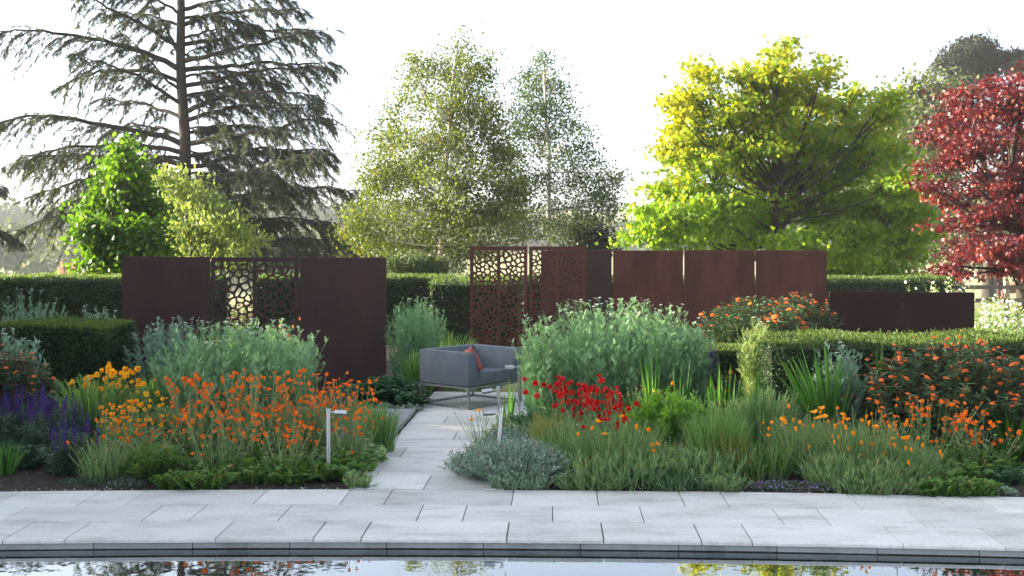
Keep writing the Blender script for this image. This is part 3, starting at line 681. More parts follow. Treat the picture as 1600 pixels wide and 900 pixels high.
# birches
tree('birch_tree', 'tall silver birch with yellow-green leaves and white trunk, left of the two', 35, 690, [(690,455),(688,400),(693,330),(698,240),(705,150),(715,70)],
     [(722,60,14,28),(695,100,30,35),(740,105,30,35),(655,120,25,30),(625,160,28,25),(690,160,50,35),(745,165,38,35),(770,190,28,30),(610,205,32,28),(660,215,55,35),(720,215,50,35),(600,250,38,28),(580,285,25,25),(650,270,60,35),(720,280,60,40),(780,250,25,35),(590,330,48,30),(660,330,55,35),(730,340,55,38),(785,320,30,35),(570,365,40,24),(635,380,50,25),(700,385,50,25),(755,385,40,22),(560,335,20,22),(640,85,14,14),(765,150,18,16),(795,215,22,24),(800,285,26,26),(800,345,26,26)],
     860, 44, RH, (.090,.072), [M['birch']], .38, M['bark_birch'], depth_r=2.2, droop=.35, hang=.8, tr=.12, limb=.6,
     )
tree('birch_tree', 'slimmer dark-leaved silver birch with a thin white trunk, right of the two', 38, 858, [(858,450),(857,360),(858,250),(852,170),(850,100)],
     [(850,95,16,22),(835,125,28,24),(868,130,24,28),(830,165,30,26),(870,175,32,30),(900,190,26,22),(840,210,34,28),(890,230,36,28),(925,235,24,24),(810,200,16,20),(850,265,45,30),(800,240,18,22),(800,185,18,26),(822,130,14,16),(960,270,12,14),(965,335,16,16),(910,275,38,26),(945,280,24,22),(800,290,28,34),(870,320,48,28),(925,320,36,24),(950,310,24,20),(820,345,40,28),(890,355,45,20)],
     430, 36, RH, (.090,.072), [M['birch2']], .38, M['bark_birch'], depth_r=2.0, droop=.35, hang=.8, tr=.09, limb=.65)
tree('golden_shrub', 'golden leafy bush low between the cedar and the left birch', 44, 565, [(565,430),(565,380)],
     [(560,350,20,16),(550,378,24,18),(578,380,24,18),(600,400,34,12),(545,398,18,12)], 110, 26, RH, (.14,.10), [M['golden']], .4, M['bark'], depth_r=1.3, cat='shrub')
tree('dark_shrub', 'dark bush in the shade at the foot of the left birch, behind the hedge', 33, 640, [(640,450),(640,420)],
     [(620,415,30,16),(650,412,35,18),(680,420,26,14)], 80, 30, RH, (.10,.08), [M['birch2']], .3, M['bark'], depth_r=1.0, cat='shrub')
tree('purple_shrub', 'dark bush with a few pink flowers, right of the slim birch above the steel screen', 40, 925, [(925,440),(925,400)],
     [(905,362,26,18),(930,358,26,24),(915,388,40,16),(945,378,16,20)], 130, 30, RH, (.12,.09), [M['darkshrub'], M['birch']], .35, M['bark_dark'], depth_r=1.2, cat='shrub', yellow=lambda x, y: np.clip((915-x)/40, 0, .8))
# maple
tree('maple_tree', 'big yellow-green maple behind the right steel screen', 32, 1215, [(1215,470),(1212,400),(1215,320),(1220,240),(1225,150),(1226,90)],
     [(1226,80,12,20),(1230,66,7,12),(1166,112,7,16),(1090,108,8,16),(1288,100,7,14),(1112,118,6,14),(1380,165,10,20),(1340,140,7,10),(1052,160,7,12),(1212,105,22,26),(1165,125,10,20),(1285,108,10,18),(1090,115,14,20),(1185,130,26,24),(1240,125,24,28),(1275,130,24,28),(1110,130,14,20),(1335,150,14,12),(1085,155,24,28),(1150,165,34,30),(1210,170,40,34),(1270,170,38,32),(1325,175,22,20),(1055,175,14,20),(1080,200,34,30),(1140,215,40,34),(1200,220,44,36),(1265,220,44,36),(1320,215,34,28),(1055,235,28,28),(1380,180,20,24),(1395,160,12,18),(1360,215,26,22),(1100,265,50,34),(1180,275,54,38),(1260,275,54,38),(1330,265,48,34),(1385,245,36,28),(1050,300,36,26),(1410,290,36,28),(1030,335,38,24),(1110,325,54,34),(1200,330,60,36),(1290,330,60,36),(1370,325,48,34),(1010,370,40,22),(1080,370,50,24),(1420,340,36,28),(1160,380,60,24),(1250,385,60,24),(1340,385,54,36),(1400,390,45,34),(1320,425,50,20),(1390,430,40,18),(1440,370,24,16)],
     1750, 27, MAPLE, (.125,.125), [M['maple'], M['maple_lit']], .36, M['bark_dark'], depth_r=2.4, hang=.45, tr=.13, limb=.45, flat=.22,
     yellow=lambda x, y: np.clip((330-y)/300, 0, .8)*np.clip(1.35-(x-1150)/300, .25, 1)+np.clip((1100-x)/60, 0, .8)*np.clip((330-y)/100, 0, 1)*.8)  # backlight painted in: share of yellow leaves grows towards top and left
# red maple
tree('red_maple_tree', 'deep red purple-leaved tree at the right edge in front of the far trees', 27, 1600, [(1600,470),(1598,400),(1590,320),(1580,240),(1600,160)],
     [(1500,150,26,18),(1545,135,22,18),(1590,125,26,24),(1520,175,36,26),(1570,175,40,34),(1480,185,26,18),(1620,170,40,50),(1470,210,28,20),(1520,225,42,30),(1580,235,46,36),(1640,240,40,50),(1458,262,26,12),(1490,250,20,16),(1545,285,44,22),(1600,290,50,40),(1650,320,40,50),(1455,292,22,10),(1490,312,34,16),(1535,335,44,22),(1590,350,50,34),(1488,352,28,12),(1500,388,34,16),(1550,390,46,26),(1610,400,44,24),(1490,415,30,16),(1580,425,42,16),(1520,430,26,12),(1650,400,40,40),(1478,432,20,14)],
     880, 30, MAPLE, (.085,.080), [M['redmaple']], .27, M['bark_dark'], depth_r=2.0, hang=.5, tr=.14, limb=.5, flat=.2)
# far trees right
tree('broadleaf_tree', 'hazy green tree far off between the maple and the red tree', 72, 1420, [(1425,500),(1425,400),(1425,250),(1420,180)],
     [(1440,145,36,22),(1400,165,34,22),(1470,150,26,26),(1420,195,50,30),(1385,200,28,20),(1470,205,36,30),(1410,240,54,28),(1460,260,40,36),(1400,285,50,34),(1440,325,54,34),(1490,230,30,40),(1430,380,40,30)],
     420, 30, RH, (.30,.24), [M['fartree']], 1.0, M['bark'], depth_r=4.5, tr=.35, group='far trees in the field')
tree('pine_tree', 'dark scots pine with flat layered crown, top right behind the red tree', 85, 1530, [(1545,500),(1540,300),(1530,160),(1522,80)],
     [(1520,75,24,12),(1500,88,26,10),(1540,92,28,10),(1485,102,20,7),(1555,105,20,9),(1510,112,30,10),(1590,92,18,9),(1600,108,24,9),(1525,128,26,9),(1575,98,10,6),(1615,95,14,10),(1500,122,16,6)],
     330, 60, RH, (.36,.12), [M['pine']], .55, M['bark_dark'], depth_r=3.0, tr=.35, group='far trees in the field', hang=-.2, limb=.85)
for k, (px, d, w) in enumerate(((1330,95,60),(1385,100,55),(1560,92,70),(1620,90,60),(1500,105,60))):
    tree('broadleaf_tree', ['dark far tree seen low behind the right flank of the maple', 'thin far tree glimpsed under the maple and the red tree', 'far tree with a thick dark trunk, below the red foliage by the fence', 'far tree at the right edge beyond the red one', 'far hazy tree between the maple and the red tree, near the field'][k], d, px, [(px,500),(px,330)],
         [(px, 300+12*k, w*.7, 40), (px-20, 350, w*.6, 36), (px+22, 345, w*.6, 36), (px, 395, w*.7, 22)], 120, 26, RH, (.42,.34), [M['fartree']], 1.4, M['bark_dark'], depth_r=4, tr=.42, group='far trees in the field')

# cedar
def cedar(d, base_px, label, trunk_px, branches, seed, tr=.26, side=True):
    rs = np.random.default_rng(seed); s = d/F; bx = wx(base_px, d); z0 = float(terr(bx, d))
    rt = root('cedar_tree', (bx, d, z0), label, 'tree', 'trees behind the garden')
    tb = MB(); cb = MB()
    tp = np.array(trunk_px, float); TP = np.c_[(tp[:, 0]-800)*s-bx, np.zeros(len(tp)), CAMZ-(tp[:, 1]-HY)*s-z0]; TP[0, 2] = -.1
    tt = np.linspace(0, 1, 18); ti = np.linspace(0, 1, len(TP)); TPs = np.stack([np.interp(tt, ti, TP[:, k]) for k in range(3)], -1)
    tubes(tb, TPs[None], tr*(1-.72*tt)*(1+.5*np.exp(-tt*14)), 12)
    Os, As, Ss = [], [], []; SP = []; ST = []
    for (py0, ex, ey, rise, dens) in branches:
        z = CAMZ-(py0-HY)*s-z0; x0 = np.interp(z, TPs[:, 2], TPs[:, 0]); st = np.array([x0, 0, z])
        dy = rs.uniform(-.75, .75)*abs(ex-base_px)*s
        ex += rs.uniform(-22, 22)*(ex > base_px); ey += rs.uniform(-14, 14); rise *= rs.uniform(.4, 1.7)
        en = np.array([(ex-800)*s-bx, dy, CAMZ-(ey-HY)*s-z0]); L = np.linalg.norm(en-st)
        c1 = st*.45+en*.55; c1[2] = max(st[2], en[2])*.5+min(st[2], en[2])*.5+rise*L
        P = bez(st[None], c1[None], en[None], 22)[0]; P[1:] += np.cumsum(rs.normal(size=(21, 3))*.02*L**.5, 0)*.8
        tubes(tb, P[None], (tr*.38*min(1, L/6)+.012)*np.linspace(1, .16, 22), 6)
        T_ = norm(np.gradient(P, axis=0)); nb = int(L*(8.5 if ex < base_px else 6.5+3.0*min(1, max(0, py0-150)/150))*dens)
        for b in range(nb):
            t = .10+.90*(b+rs.random())/nb; q = t*21; i = int(min(q, 20)); f = q-i; pt = P[i]*(1-f)+P[i+1]*f; tg = T_[i]
            sd = norm(np.cross(tg, [0, 0, 1.])); sgn = rs.choice([-1, 1])
            l = (.35+1.5*math.sin(PI*min(1, .12+t*.82))**.8)*rs.uniform(.5, 1.15)*min(1, L/5.5)
            dirn = norm(tg*rs.uniform(.45, 1.0)+sd*sgn*rs.uniform(.25, .9)+np.array([0, 0, -rs.uniform(.05, .75)]))
            e = pt+dirn*l; e[2] -= l*rs.uniform(.0, .55); m_ = pt+dirn*l*.55+np.array([0, 0, .06*l])
            SP.append((pt, m_, e))
    SP = np.array(SP); B = bez(SP[:, 0], SP[:, 1], SP[:, 2], 6)
    tubes(tb, B, np.linspace(1, .3, 6)*.014, 3)
    nb = len(SP); k = 30; t = rs.random((nb, k))*.95+.05
    a, b, c = SP[:, 0][:, None], SP[:, 1][:, None], SP[:, 2][:, None]; tq = t[..., None]
    O = ((1-tq)**2*a+2*tq*(1-tq)*b+tq**2*c).reshape(-1, 3); Tg = norm((2*(1-tq)*(b-a)+2*tq*(c-b)).reshape(-1, 3))
    n = len(O); A = norm(Tg*.8+rs.normal(size=(n, 3))*.5+[0, 0, -.30]); Nn = norm(rs.normal(size=(n, 3))*.6+[0, 0, 1])
    inst(cb, TWIG, O, A, Nn, rs.uniform(.12, .30, n), rs.uniform(.08, .14, n), 0, rs.random(n)**1.4)
    tb.build('trunk', M['bark_dark'], rt, smooth=True); cb.build('crown', M['cedar'], rt)
brL = [(20,185,-15,.10,.8),(45,150,20,.10,.7),(75,120,8,.12,.8),(110,30,70,.16,1),(130,75,118,.12,.7),(165,140,95,.12,.8),(185,120,150,.10,.6),(228,0,196,.14,1.1),(240,40,235,.12,.9),(262,-5,262,.13,1.1),(285,20,300,.10,1),(310,50,352,.08,.9),(330,90,400,.06,.9),(215,150,205,.10,.8),
       (150,200,40,.1,.8),(90,215,-20,.1,.8),(250,110,275,.1,.9),(300,120,330,.08,.9)]
brR = [(15,450,-5,.08,1),(40,500,28,.10,1.2),(30,430,60,.10,1.3),(70,470,50,.08,1.1),(95,514,36,.10,1.2),(110,500,75,.08,1.2),(135,515,98,.08,1.1),(150,450,120,.08,1.5),(175,520,152,.08,1.3),(190,480,175,.08,1.5),(210,440,210,.06,1.6),(225,518,206,.07,1.3),(245,470,240,.06,1.5),(262,500,222,.06,1.3),(285,450,290,.05,1.6),(300,530,262,.05,1.2),(315,480,300,.05,1.5),(330,535,300,.05,1.2),(345,430,340,.04,1.6),(360,520,345,.04,1.3),(375,535,378,.03,1.3),(385,460,385,.03,1.6),(395,500,395,.02,1.4),
       (60,380,40,.1,1.2),(120,400,110,.1,1.4),(200,380,215,.08,1.6),(270,400,280,.06,1.6),(330,400,345,.04,1.6),(160,350,150,.1,1),(90,350,60,.1,1),(350,380,380,.03,1.6),(370,420,400,.02,1.6),(230,330,270,.05,1.4),(280,300,330,.03,1.4),(290,260,340,.03,1.4)]
top = [(-30,180,-80,.1,.8),(-40,420,-90,.1,1),(-90,220,-150,.1,.8),(-90,380,-150,.1,1),(-60,330,-100,.1,1)]
cedar(42, 284, 'huge dark cedar with long drooping branches filling the upper left of the view', [(292,470),(288,350),(290,230),(282,110),(283,0),(278,-120),(281,-220)], brL+brR+top, 3)
cedar(40, -75, 'cedar just outside the left edge, only branch tips reaching into view above the hedge', [(-75,470),(-75,350),(-75,200),(-72,100)], [(300,0,303,.08,1),(330,2,372,.10,1.1),(350,-10,392,.06,1.0),(340,-140,360,.1,1),(280,-130,290,.1,1),(220,-20,240,.1,1),(200,-130,210,.1,1)], 8, tr=.2)

# unseen trees added on the left, placed and sized to shade the beds
for k, (x, y, h) in enumerate(((-14.5,17.6,5.4),(-12.5,13.3,8),(-12.0,11.0,8.5),(-14.5,20.3,4.6),(-12.5,8.3,8),(-13.5,5.5,9),(-17.5,12.4,9))):
    px = 800+x*F/y; py = lambda z: HY-(z-CAMZ)*F/y; s = F/y
    tree('broadleaf_tree', 'leafy tree added outside the left edge of the view to shade the beds, ' + ['behind the third row', 'level with the armchair', 'level with the front of the beds', 'far back by the yew hedge', 'beside the pond', 'farthest back of all', 'farthest out beyond the others'][k], y, px, [(px, py(0)), (px, py(h*.8))],
         [(px, py(h*.78), 1.6*s, h*.18*s, 0), (px, py(h*.5), 2.3*s, h*.24*s, 0), (px, py(h*.25), 2.2*s, h*.2*s, 0)], 150, 34, RH, (.30,.24), [M['fartree']], .75, M['bark'], depth_r=2.6, tr=.2, gz=-.1, group='shade trees added beyond the left edge')

# far woods, two masses
def woods(d, zfun, x0p, x1p, leaf, n, label, seed, mat='fartree'):
    rs = np.random.default_rng(seed); mb = MB()
    px = x0p
    while px < x1p:
        top = zfun(px); r = rs.uniform(4.5, 9)*(d/300)**.5; dd = d+rs.uniform(-25, 25)
        x = wx(px, dd); zt = wz(top, dd)+rs.uniform(-1.5, 1.2); zg = float(terr(x, dd)); hgt = zt-zg
        nl = 7
        for _ in range(nl):
            c = np.array([x+rs.normal()*r*.5, dd+rs.normal()*r*.5, zg+hgt*rs.uniform(.25, .86)]); rr = r*rs.uniform(.4, .7)
            k = n; u = norm(rs.normal(size=(k, 3))); P = c+u*rr*rs.uniform(.8, 1.05, (k, 1))*np.array([1, 1, .75])
            inst(mb, RH, P, norm(rs.normal(size=(k, 3))), norm(u+rs.normal(size=(k, 3))*.4), leaf, leaf*.8, 0, np.clip(.5+.3*rs.normal()+.2*rs.normal(size=k), 0, 1))
        px += rs.uniform(.5, .9)*r*F/d
    tag(mb.build('wood', M[mat]), label, 'wood', kind='stuff')
woods(230, lambda p: 352+8*math.sin(p/60)-10*(p < 60), -120, 700, 1.3, 90, 'nearer hazy wood across the valley behind the left hedge', 1)
woods(430, lambda p: 322+6*math.sin(p/90), -200, 760, 2.2, 90, 'distant misty wooded ridge on the left horizon', 2)
woods(380, lambda p: 345+6*math.sin(p/70), 760, 1800, 2.2, 70, 'distant wooded ridge behind the birches and the maple', 3)

# ------------------------------------------------------------ plants of the beds
def fmesh(name, mats, rings, centre=None, cn=7):
    """flower mesh of unit radius, facing +Z; rings = (petals, length, width, tilt, z, mat)"""
    mb = MB()
    for (n, L, w, tilt, z, mt) in rings:
        a0 = random.random()*6
        for k in range(n):
            a = a0+2*PI*k/n+random.uniform(-.15, .15); t = math.radians(tilt+random.uniform(-10, 10)); l = L*random.uniform(.85, 1.1)
            d = np.array([math.cos(a)*math.cos(t), math.sin(a)*math.cos(t), math.sin(t)]); s = np.array([-math.sin(a), math.cos(a), 0]); nn = np.cross(d, s)*-1
            o = np.array([0, 0, z])
            V = [o, o+d*l*.55-s*w*.5-nn*.06, o+d*l*.95-s*w*.33+nn*.05, o+d*l-nn*.0, o+d*l*.95+s*w*.33+nn*.05, o+d*l*.55+s*w*.5-nn*.06]
            mb.add(V, [[(0,1,2,3),(0,3,4,5)]], mt, random.random())
    if centre:
        r, h, mt = centre; V = [(0, 0, h)]+[(r*math.cos(2*PI*i/cn), r*math.sin(2*PI*i/cn), h*.35) for i in range(cn)]+[(r*.9*math.cos(2*PI*i/cn), r*.9*math.sin(2*PI*i/cn), -.05) for i in range(cn)]
        mb.add(V, [[(0,1+i,1+(i+1) % cn) for i in range(cn)], [(1+i,1+cn+i,1+cn+(i+1) % cn,1+(i+1) % cn) for i in range(cn)]], mt)
    return mb.mesh(name, mats)
FM = {}
FM['geum'] = [fmesh('flower', [M['orange'], M['centre']], [(5,1,.78,t,0,0),(4,.7,.55,t+25,.04,0)], (.22,.2,1)) for t in (8,22,40,55)]
FM['amber'] = [fmesh('flower', [M['amber'], M['centre']], [(4,1,.8,t,0,0),(4,.9,.75,t+5,0,0)], None) for t in (74,79,83)]
FM['amber'].append(fmesh('flower', [M['amber'], M['centre']], [(4,1.1,1.1,30,0,0),(4,.9,.9,45,0,0)], (.2,.2,1)))
FM['orangecup'] = [fmesh('flower', [M['orange']], [(4,1,.95,t,0,0),(3,.85,.8,t+8,0,0)], None) for t in (62,76,82)]
FM['yellow'] = [fmesh('flower', [M['yellow'], M['amber']], [(8,1,.6,15+q,0,0),(8,.9,.55,42,.05,0),(7,.75,.5,66,.1,1),(8,.7,.5,-30,0,0)], (.3,.4,1)) for q in (0,8,-8)]
FM['red'] = [fmesh('flower', [M['red'], M['darkcentre']], [(6,1,.95,q,0,0),(6,.85,.8,q+26,.05,0),(4,.6,.6,q+45,.08,0),(5,.75,.6,-22,0,0)], (.2,.35,1)) for q in (5,15,25)]
FM['spent'] = [fmesh('seed_head', [M['seed']], [(6,.8,.4,t,0,0)], (.3,.4,0)) for t in (30,65)]
FM['crimson'] = [fmesh('flower', [M['crimson']], [(6,.9,.7,20,0,0),(5,.7,.6,55,0,0)], (.3,.6,0))]
def umbel(name, mats, n, r, q, flat=.12, stalk=True):
    mb = MB()
    for k in range(n):
        a = k*2.4; rr = r*math.sqrt((k+.4)/n); x, y = rr*math.cos(a), rr*math.sin(a); z = -flat*rr*rr/r+random.uniform(-.06, .06)
        s = q*random.uniform(.7, 1.2); a0 = random.random()*3
        V = [(x, y, z+s*.35)]+[(x+s*math.cos(a0+i*PI/3), y+s*math.sin(a0+i*PI/3), z+random.uniform(-.1, .1)*s) for i in range(6)]
        mb.add(V, [[(0,1+i,1+(i+1) % 6) for i in range(6)]], 0, random.random())
        if stalk: mb.add([(x-.02,y,z),(x+.02,y,z),(0,0,-.55)], [[(0,1,2)]], 1, .5)
    return mb.mesh(name, mats)
FM['bract'] = [umbel('flower_head', [M['bract'], M['redstem']], k, .75, .40, .45) for k in (5,8,11)]
FM['yarrow'] = [umbel('flower_head', [M['headw'], M['stem']], k, .75, .30, .3) for k in (9,12,14)]
def spike(name, mats, L=1.0, rows_=12, w=.085):
    mb = MB()
    for k in range(rows_):
        z = L*(.08+.9*k/rows_); ww = w*(1-.65*k/rows_)
        for i in range(5):
            a = i*2*PI/5+k*.7; c, s = math.cos(a), math.sin(a)
            mb.add([(0,0,z-.02),(c*ww-s*.02,s*ww+c*.02,z+.015),(c*ww*1.1,s*ww*1.1,z+.05),(c*ww+s*.02,s*ww-c*.02,z+.015)], [[(0,1,2,3)]], 0, random.random())
    mb.add([(-.008,0,0),(.008,0,0),(0,0,L)], [[(0,1,2)]], 1); mb.add([(0,-.008,0),(0,.008,0),(0,0,L)], [[(0,1,2)]], 1)
    return mb.mesh(name, mats)
FM['spike'] = [spike('flower_spike', [M['violet'], M['redstem']], rows_=k) for k in (11,14)]
FM['plume'] = [spike('plume', [M['plume'], M['plume']], 1, 26, .17)]
def put(kind, name, parent, loc, dr, sc, zs=None):
    o = bpy.data.objects.new(name, random.choice(FM[kind])); COL.objects.link(o); o.parent = parent; o.location = loc
    q = Vector((0, 0, 1)).rotation_difference(Vector(dr).normalized()); e = (q.to_matrix() @ Matrix.Rotation(random.random()*6.28, 3, 'Z')).to_euler()
    o.rotation_euler = e; o.scale = (sc, sc, zs or sc)
    return o
class Stems:
    """n stems of a clump; base in an ellipse, tips fanned out"""
    def __init__(s, n, rx, ry, h, fan=.35, dome=.3, hv=.12, p=1.5, lean=(0,0), jit=.04, droop=0.):
        a = rng.random(n)*2*PI; q = np.sqrt(rng.random(n)); s.q = q
        c = np.c_[np.cos(a)*q*rx, np.sin(a)*q*ry]
        s.B = np.c_[c*(1-fan), np.zeros(n)-.03]; H = h*(1-dome*q**2)*(1+rng.normal(size=n)*hv); H = np.clip(H, h*.25, h*1.12)
        s.E = np.c_[c+rng.normal(size=(n, 2))*jit+np.array(lean)*H[:, None], H]; s.n = n; s.p = p; s.H = H; s.droop = droop
        s.dr = droop*rng.uniform(.4, 1.3, n)
    def pos(s, i, t):
        t = np.asarray(t)[..., None] if np.ndim(t) else t
        B, E = s.B[i], s.E[i]
        tt = np.asarray(t); xy = B[..., :2]+(E-B)[..., :2]*tt**s.p
        dr = s.dr[i][..., None] if np.ndim(i) else s.dr[i]
        z = B[..., 2:]+(E-B)[..., 2:]*(tt*(1+dr)-dr*tt**2.4)
        return np.concatenate([xy, z], -1)
    def paths(s, m=5, t1=1.0, sel=None):
        i = np.arange(s.n) if sel is None else sel
        return np.stack([s.pos(i, np.full(len(i), t)) for t in np.linspace(0, t1, m)], 1)
    def tan(s, i, t):
        return norm(s.pos(i, np.minimum(t+.03, 1.03))-s.pos(i, t-.03))
def leaves_on(mb, st, per, T, L, Wd, t0=.1, t1=1., out=.8, up=.4, mat=0, tpow=1., taper=.4, sel=None, jitter=.25, flip=0., rbase=None):
    idx = np.repeat(np.arange(st.n) if sel is None else sel, per); n = len(idx)
    t = t0+(t1-t0)*rng.random(n)**tpow; O = st.pos(idx, t); Tg = st.tan(idx, t)
    a = rng.random(n)*2*PI; rad = np.c_[np.cos(a), np.sin(a), np.zeros(n)]
    A = norm(Tg*up+rad*out+rng.normal(size=(n, 3))*jitter*.5); Nn = norm(np.array([0, 0, 1.])+rng.normal(size=(n, 3))*.35-rad*.2)
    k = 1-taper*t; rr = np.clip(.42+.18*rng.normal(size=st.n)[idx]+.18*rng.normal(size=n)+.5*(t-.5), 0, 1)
    inst(mb, T, O, A, Nn, L*k*rng.uniform(.7, 1.25, n), Wd*k*rng.uniform(.8, 1.2, n), mat, rr)
    return idx

def yarrow(px, d, w, top, label, n=150, dry=None, mat='achillea', heads=40, fan=.3, dome=.35, per=26, leaf=(.13,.075), hs=.023, lean=(0,0), group='yarrow clumps', name='yarrow_plant', z=0, extra=0.15):
    rx = w*d/F/2; h = wz(top, d)-z; rt = root(name, at(px, d, z), label, 'plant', group)
    st = Stems(n, rx, dry or rx*.7, h, fan, dome*.8, .13, 1.4, lean, jit=.07)
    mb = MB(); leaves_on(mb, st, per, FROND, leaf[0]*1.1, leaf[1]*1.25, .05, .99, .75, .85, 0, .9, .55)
    mb.build('foliage', M[mat], rt)
    m = MB(); tubes(m, st.paths(5), np.array([.004,.004,.0035,.003,.002]), 3); m.build('stems', M[mat], rt)
    order = np.argsort(-st.H*rng.uniform(.85, 1, n))[:heads]
    for i in order:
        e = st.pos(int(i), 1.0)+np.array([0, 0, .012]); put('yarrow', 'flower_head', rt, e, rng.normal(size=3)*.15+[0, 0, 1], hs*random.uniform(.6, 1.25))
    return rt
yarrow(368, 13.0, 268, 520, 'large grey-green yarrow clump with small white heads behind the orange flowers on the left', 330, .75, heads=70, lean=(.02,0), dome=.38)
yarrow(270, 15.2, 130, 512, 'bluish grey-green yarrow clump between the near yew hedge and the leftmost steel panel', 130, .4, 'achillea_b', 22)
yarrow(430, 14.2, 130, 528, 'yarrow clump with tall white-headed stems against the perforated panel on the left', 110, .4, heads=30, dome=.2)
yarrow(648, 16.9, 92, 480, 'tall pale grey-green plant clump between the plain steel panel and the armchair', 170, .5, heads=10, leaf=(.12,.05), dome=.25, group=None, name='artemisia_plant')
yarrow(962, 14.3, 285, 487, 'largest grey-green yarrow clump right of the armchair, topped with small white heads', 430, .9, heads=95, dome=.42)
yarrow(850, 13.9, 70, 500, 'tall leaning yarrow stems at the right corner of the armchair', 50, .35, heads=12, lean=(-.07,0), dome=.5)
yarrow(1075, 14.6, 80, 505, 'right flank clump of yarrow next to the low box hedge', 80, .5, heads=14, dome=.4)
yarrow(40, 19, 130, 466, 'grey-green yarrow clump at the left edge, seen over the near yew hedge', 90, .5, 'achillea_b', 16, dome=.5)
yarrow(160, 20, 70, 488, 'small yarrow clump over the near yew hedge beside the leftmost steel panel', 50, .4, 'achillea_b', 8, dome=.4)
yarrow(22, 13.7, 70, 530, 'grey yarrow clump at the left edge in front of the near yew hedge', 60, .3, 'achillea_b', 10)
yarrow(1180, 13.2, 44, 515, 'pale lime feathery plant at the left end of the large right hedge', 90, .25, 'fennel', 8, leaf=(.13,.05), dome=.2, group=None, name='fennel_plant')
yarrow(1310, 12.1, 90, 552, 'silvery grey-green plant behind the sword leaves by the large right hedge', 80, .2, 'achillea_b', 6, dome=.5, group=None, name='artemisia_plant')
yarrow(1575, 13.9, 70, 510, 'thin yarrow stems with pale heads rising from behind the large spurge at the right edge', 26, .2, heads=18, per=10, dome=.1)

def spurge(px, d, w, top, label, n, dry=None, heads=60, dome=.48, per=38, mats=('euph','redstem'), leaf=(.11,.030), hs=.029, z=0, fan=.35, bot=.05):
    rx = w*d/F/2; h = wz(top, d)-z; rt = root('spurge_plant', at(px, d, z), label, 'plant', 'orange-headed spurge clumps')
    st = Stems(n, rx, dry or rx*.7, h, fan, dome, .07, 1.3)
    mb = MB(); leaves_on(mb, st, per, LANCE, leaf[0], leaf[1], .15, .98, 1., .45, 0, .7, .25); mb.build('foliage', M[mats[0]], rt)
    m = MB(); tubes(m, st.paths(5), np.array([.005,.005,.004,.004,.003]), 3); m.build('stems', M['redstem'], rt)
    for i in rng.permutation(n)[:heads]:
        e = st.pos(int(i), 1.0)+np.array([0, 0, .015]); put('bract', 'flower_head', rt, e, rng.normal(size=3)*.3+[0, -.35, 1], hs*random.uniform(.5, 1.25))
    return rt
spurge(1490, 12.0, 330, 540, 'large dark green spurge mound with orange heads in front of the large right hedge', 470, .95, 285)
spurge(1640, 12.6, 160, 550, 'spurge clump running out of the view at the right edge', 90, .5, 40)
spurge(1180, 17.6, 190, 466, 'dark spurge clump in front of the steel panels right of the yarrow', 190, .6, 36, hs=.036, dome=.3)
spurge(1255, 18.2, 110, 464, 'spurge clump with many small orange heads at the foot of the rightmost tall steel panel', 130, .4, 60, hs=.030, dome=.25)
spurge(1222, 15.2, 84, 480, 'smaller sunlit spurge just behind the left end of the large right hedge', 80, .3, 26, hs=.042, dome=.3)
spurge(22, 13.0, 140, 551, 'spurge clump with orange heads at the left edge above the purple sage', 120, .4, 38)
spurge(1135, 14.2, 34, 588, 'tiny spurge with orange heads in front of the low box hedge', 16, .12, 8)

def basal(mb, n, rx, ry, h, T, L, Wd, mat=0, up=.8):
    a = rng.random(n)*2*PI; q = np.sqrt(rng.random(n)); O = np.c_[np.cos(a)*q*rx, np.sin(a)*q*ry, rng.random(n)**1.3*h*(1-.6*q**2)]
    A = norm(np.c_[np.cos(a), np.sin(a), rng.uniform(-.1, up, n)]+rng.normal(size=(n, 3))*.5)
    inst(mb, T, O, A, norm(rng.normal(size=(n, 3))*.4+[0, -.2, 1]), L*rng.uniform(.6, 1.3, n), Wd*rng.uniform(.7, 1.2, n), mat)
def geum(px, d, w, top, label, n, dry, kind='geum', fs=.025, base=None, baseh=.22, T=ROUND, leafsize=(.06,.055), leafmat='geumleaf', spent=.14, stemleaf=11, dome=.25, group='orange-flowered clumps', low=.45, basen=300, fan=.5, seedo=None, name='geum_plant', hv=.27):
    rx = w*d/F/2; h = wz(top, d); rt = root(name, at(px, d), label, 'plant', group)
    st = Stems(n, rx, dry, h, fan, dome, hv, 1.3, jit=.06)
    m = MB(); tubes(m, st.paths(6), np.array([.0034,.0034,.003,.0028,.0026,.002]), 3, r=rng.random(n)); leaves_on(m, st, stemleaf, LANCE, .06, .017, .05, .8, .9, .5)
    e = MB()
    # side stalks
    k = n; i = rng.integers(0, n, k); t = rng.uniform(.55, .85, k); p0 = st.pos(i, t); a = rng.random(k)*2*PI; l = rng.uniform(.06, .16, k)
    p2 = p0+np.c_[np.cos(a)*l*.5, np.sin(a)*l*.5, l]; tubes(m, bez(p0, (p0+p2)/2+np.c_[np.cos(a)*.02, np.sin(a)*.02, 0*a], p2, 4), .0016, 3)
    m.build('stems', M['stem'], rt)
    mb = MB(); basal(mb, basen, rx*1.02, dry*1.02, baseh, T, leafsize[0], leafsize[1]); mb.build('leaves', M[leafmat], rt)
    tips = [st.pos(j, 1.0) for j in range(n)]+[q for q in p2]
    for q in tips[:290]:
        if random.random() < spent: put('spent', 'seed_head', rt, q, rng.normal(size=3)*.4+[0, 0, 1], fs*.6)
        else: put(kind, 'flower', rt, q, rng.normal(size=3)*.55+[0, -.55, .55] if kind in ('geum', 'red', 'yellow') else rng.normal(size=3)*.12+[0, 0, 1], fs*random.uniform(.7, 1.2))
    return rt
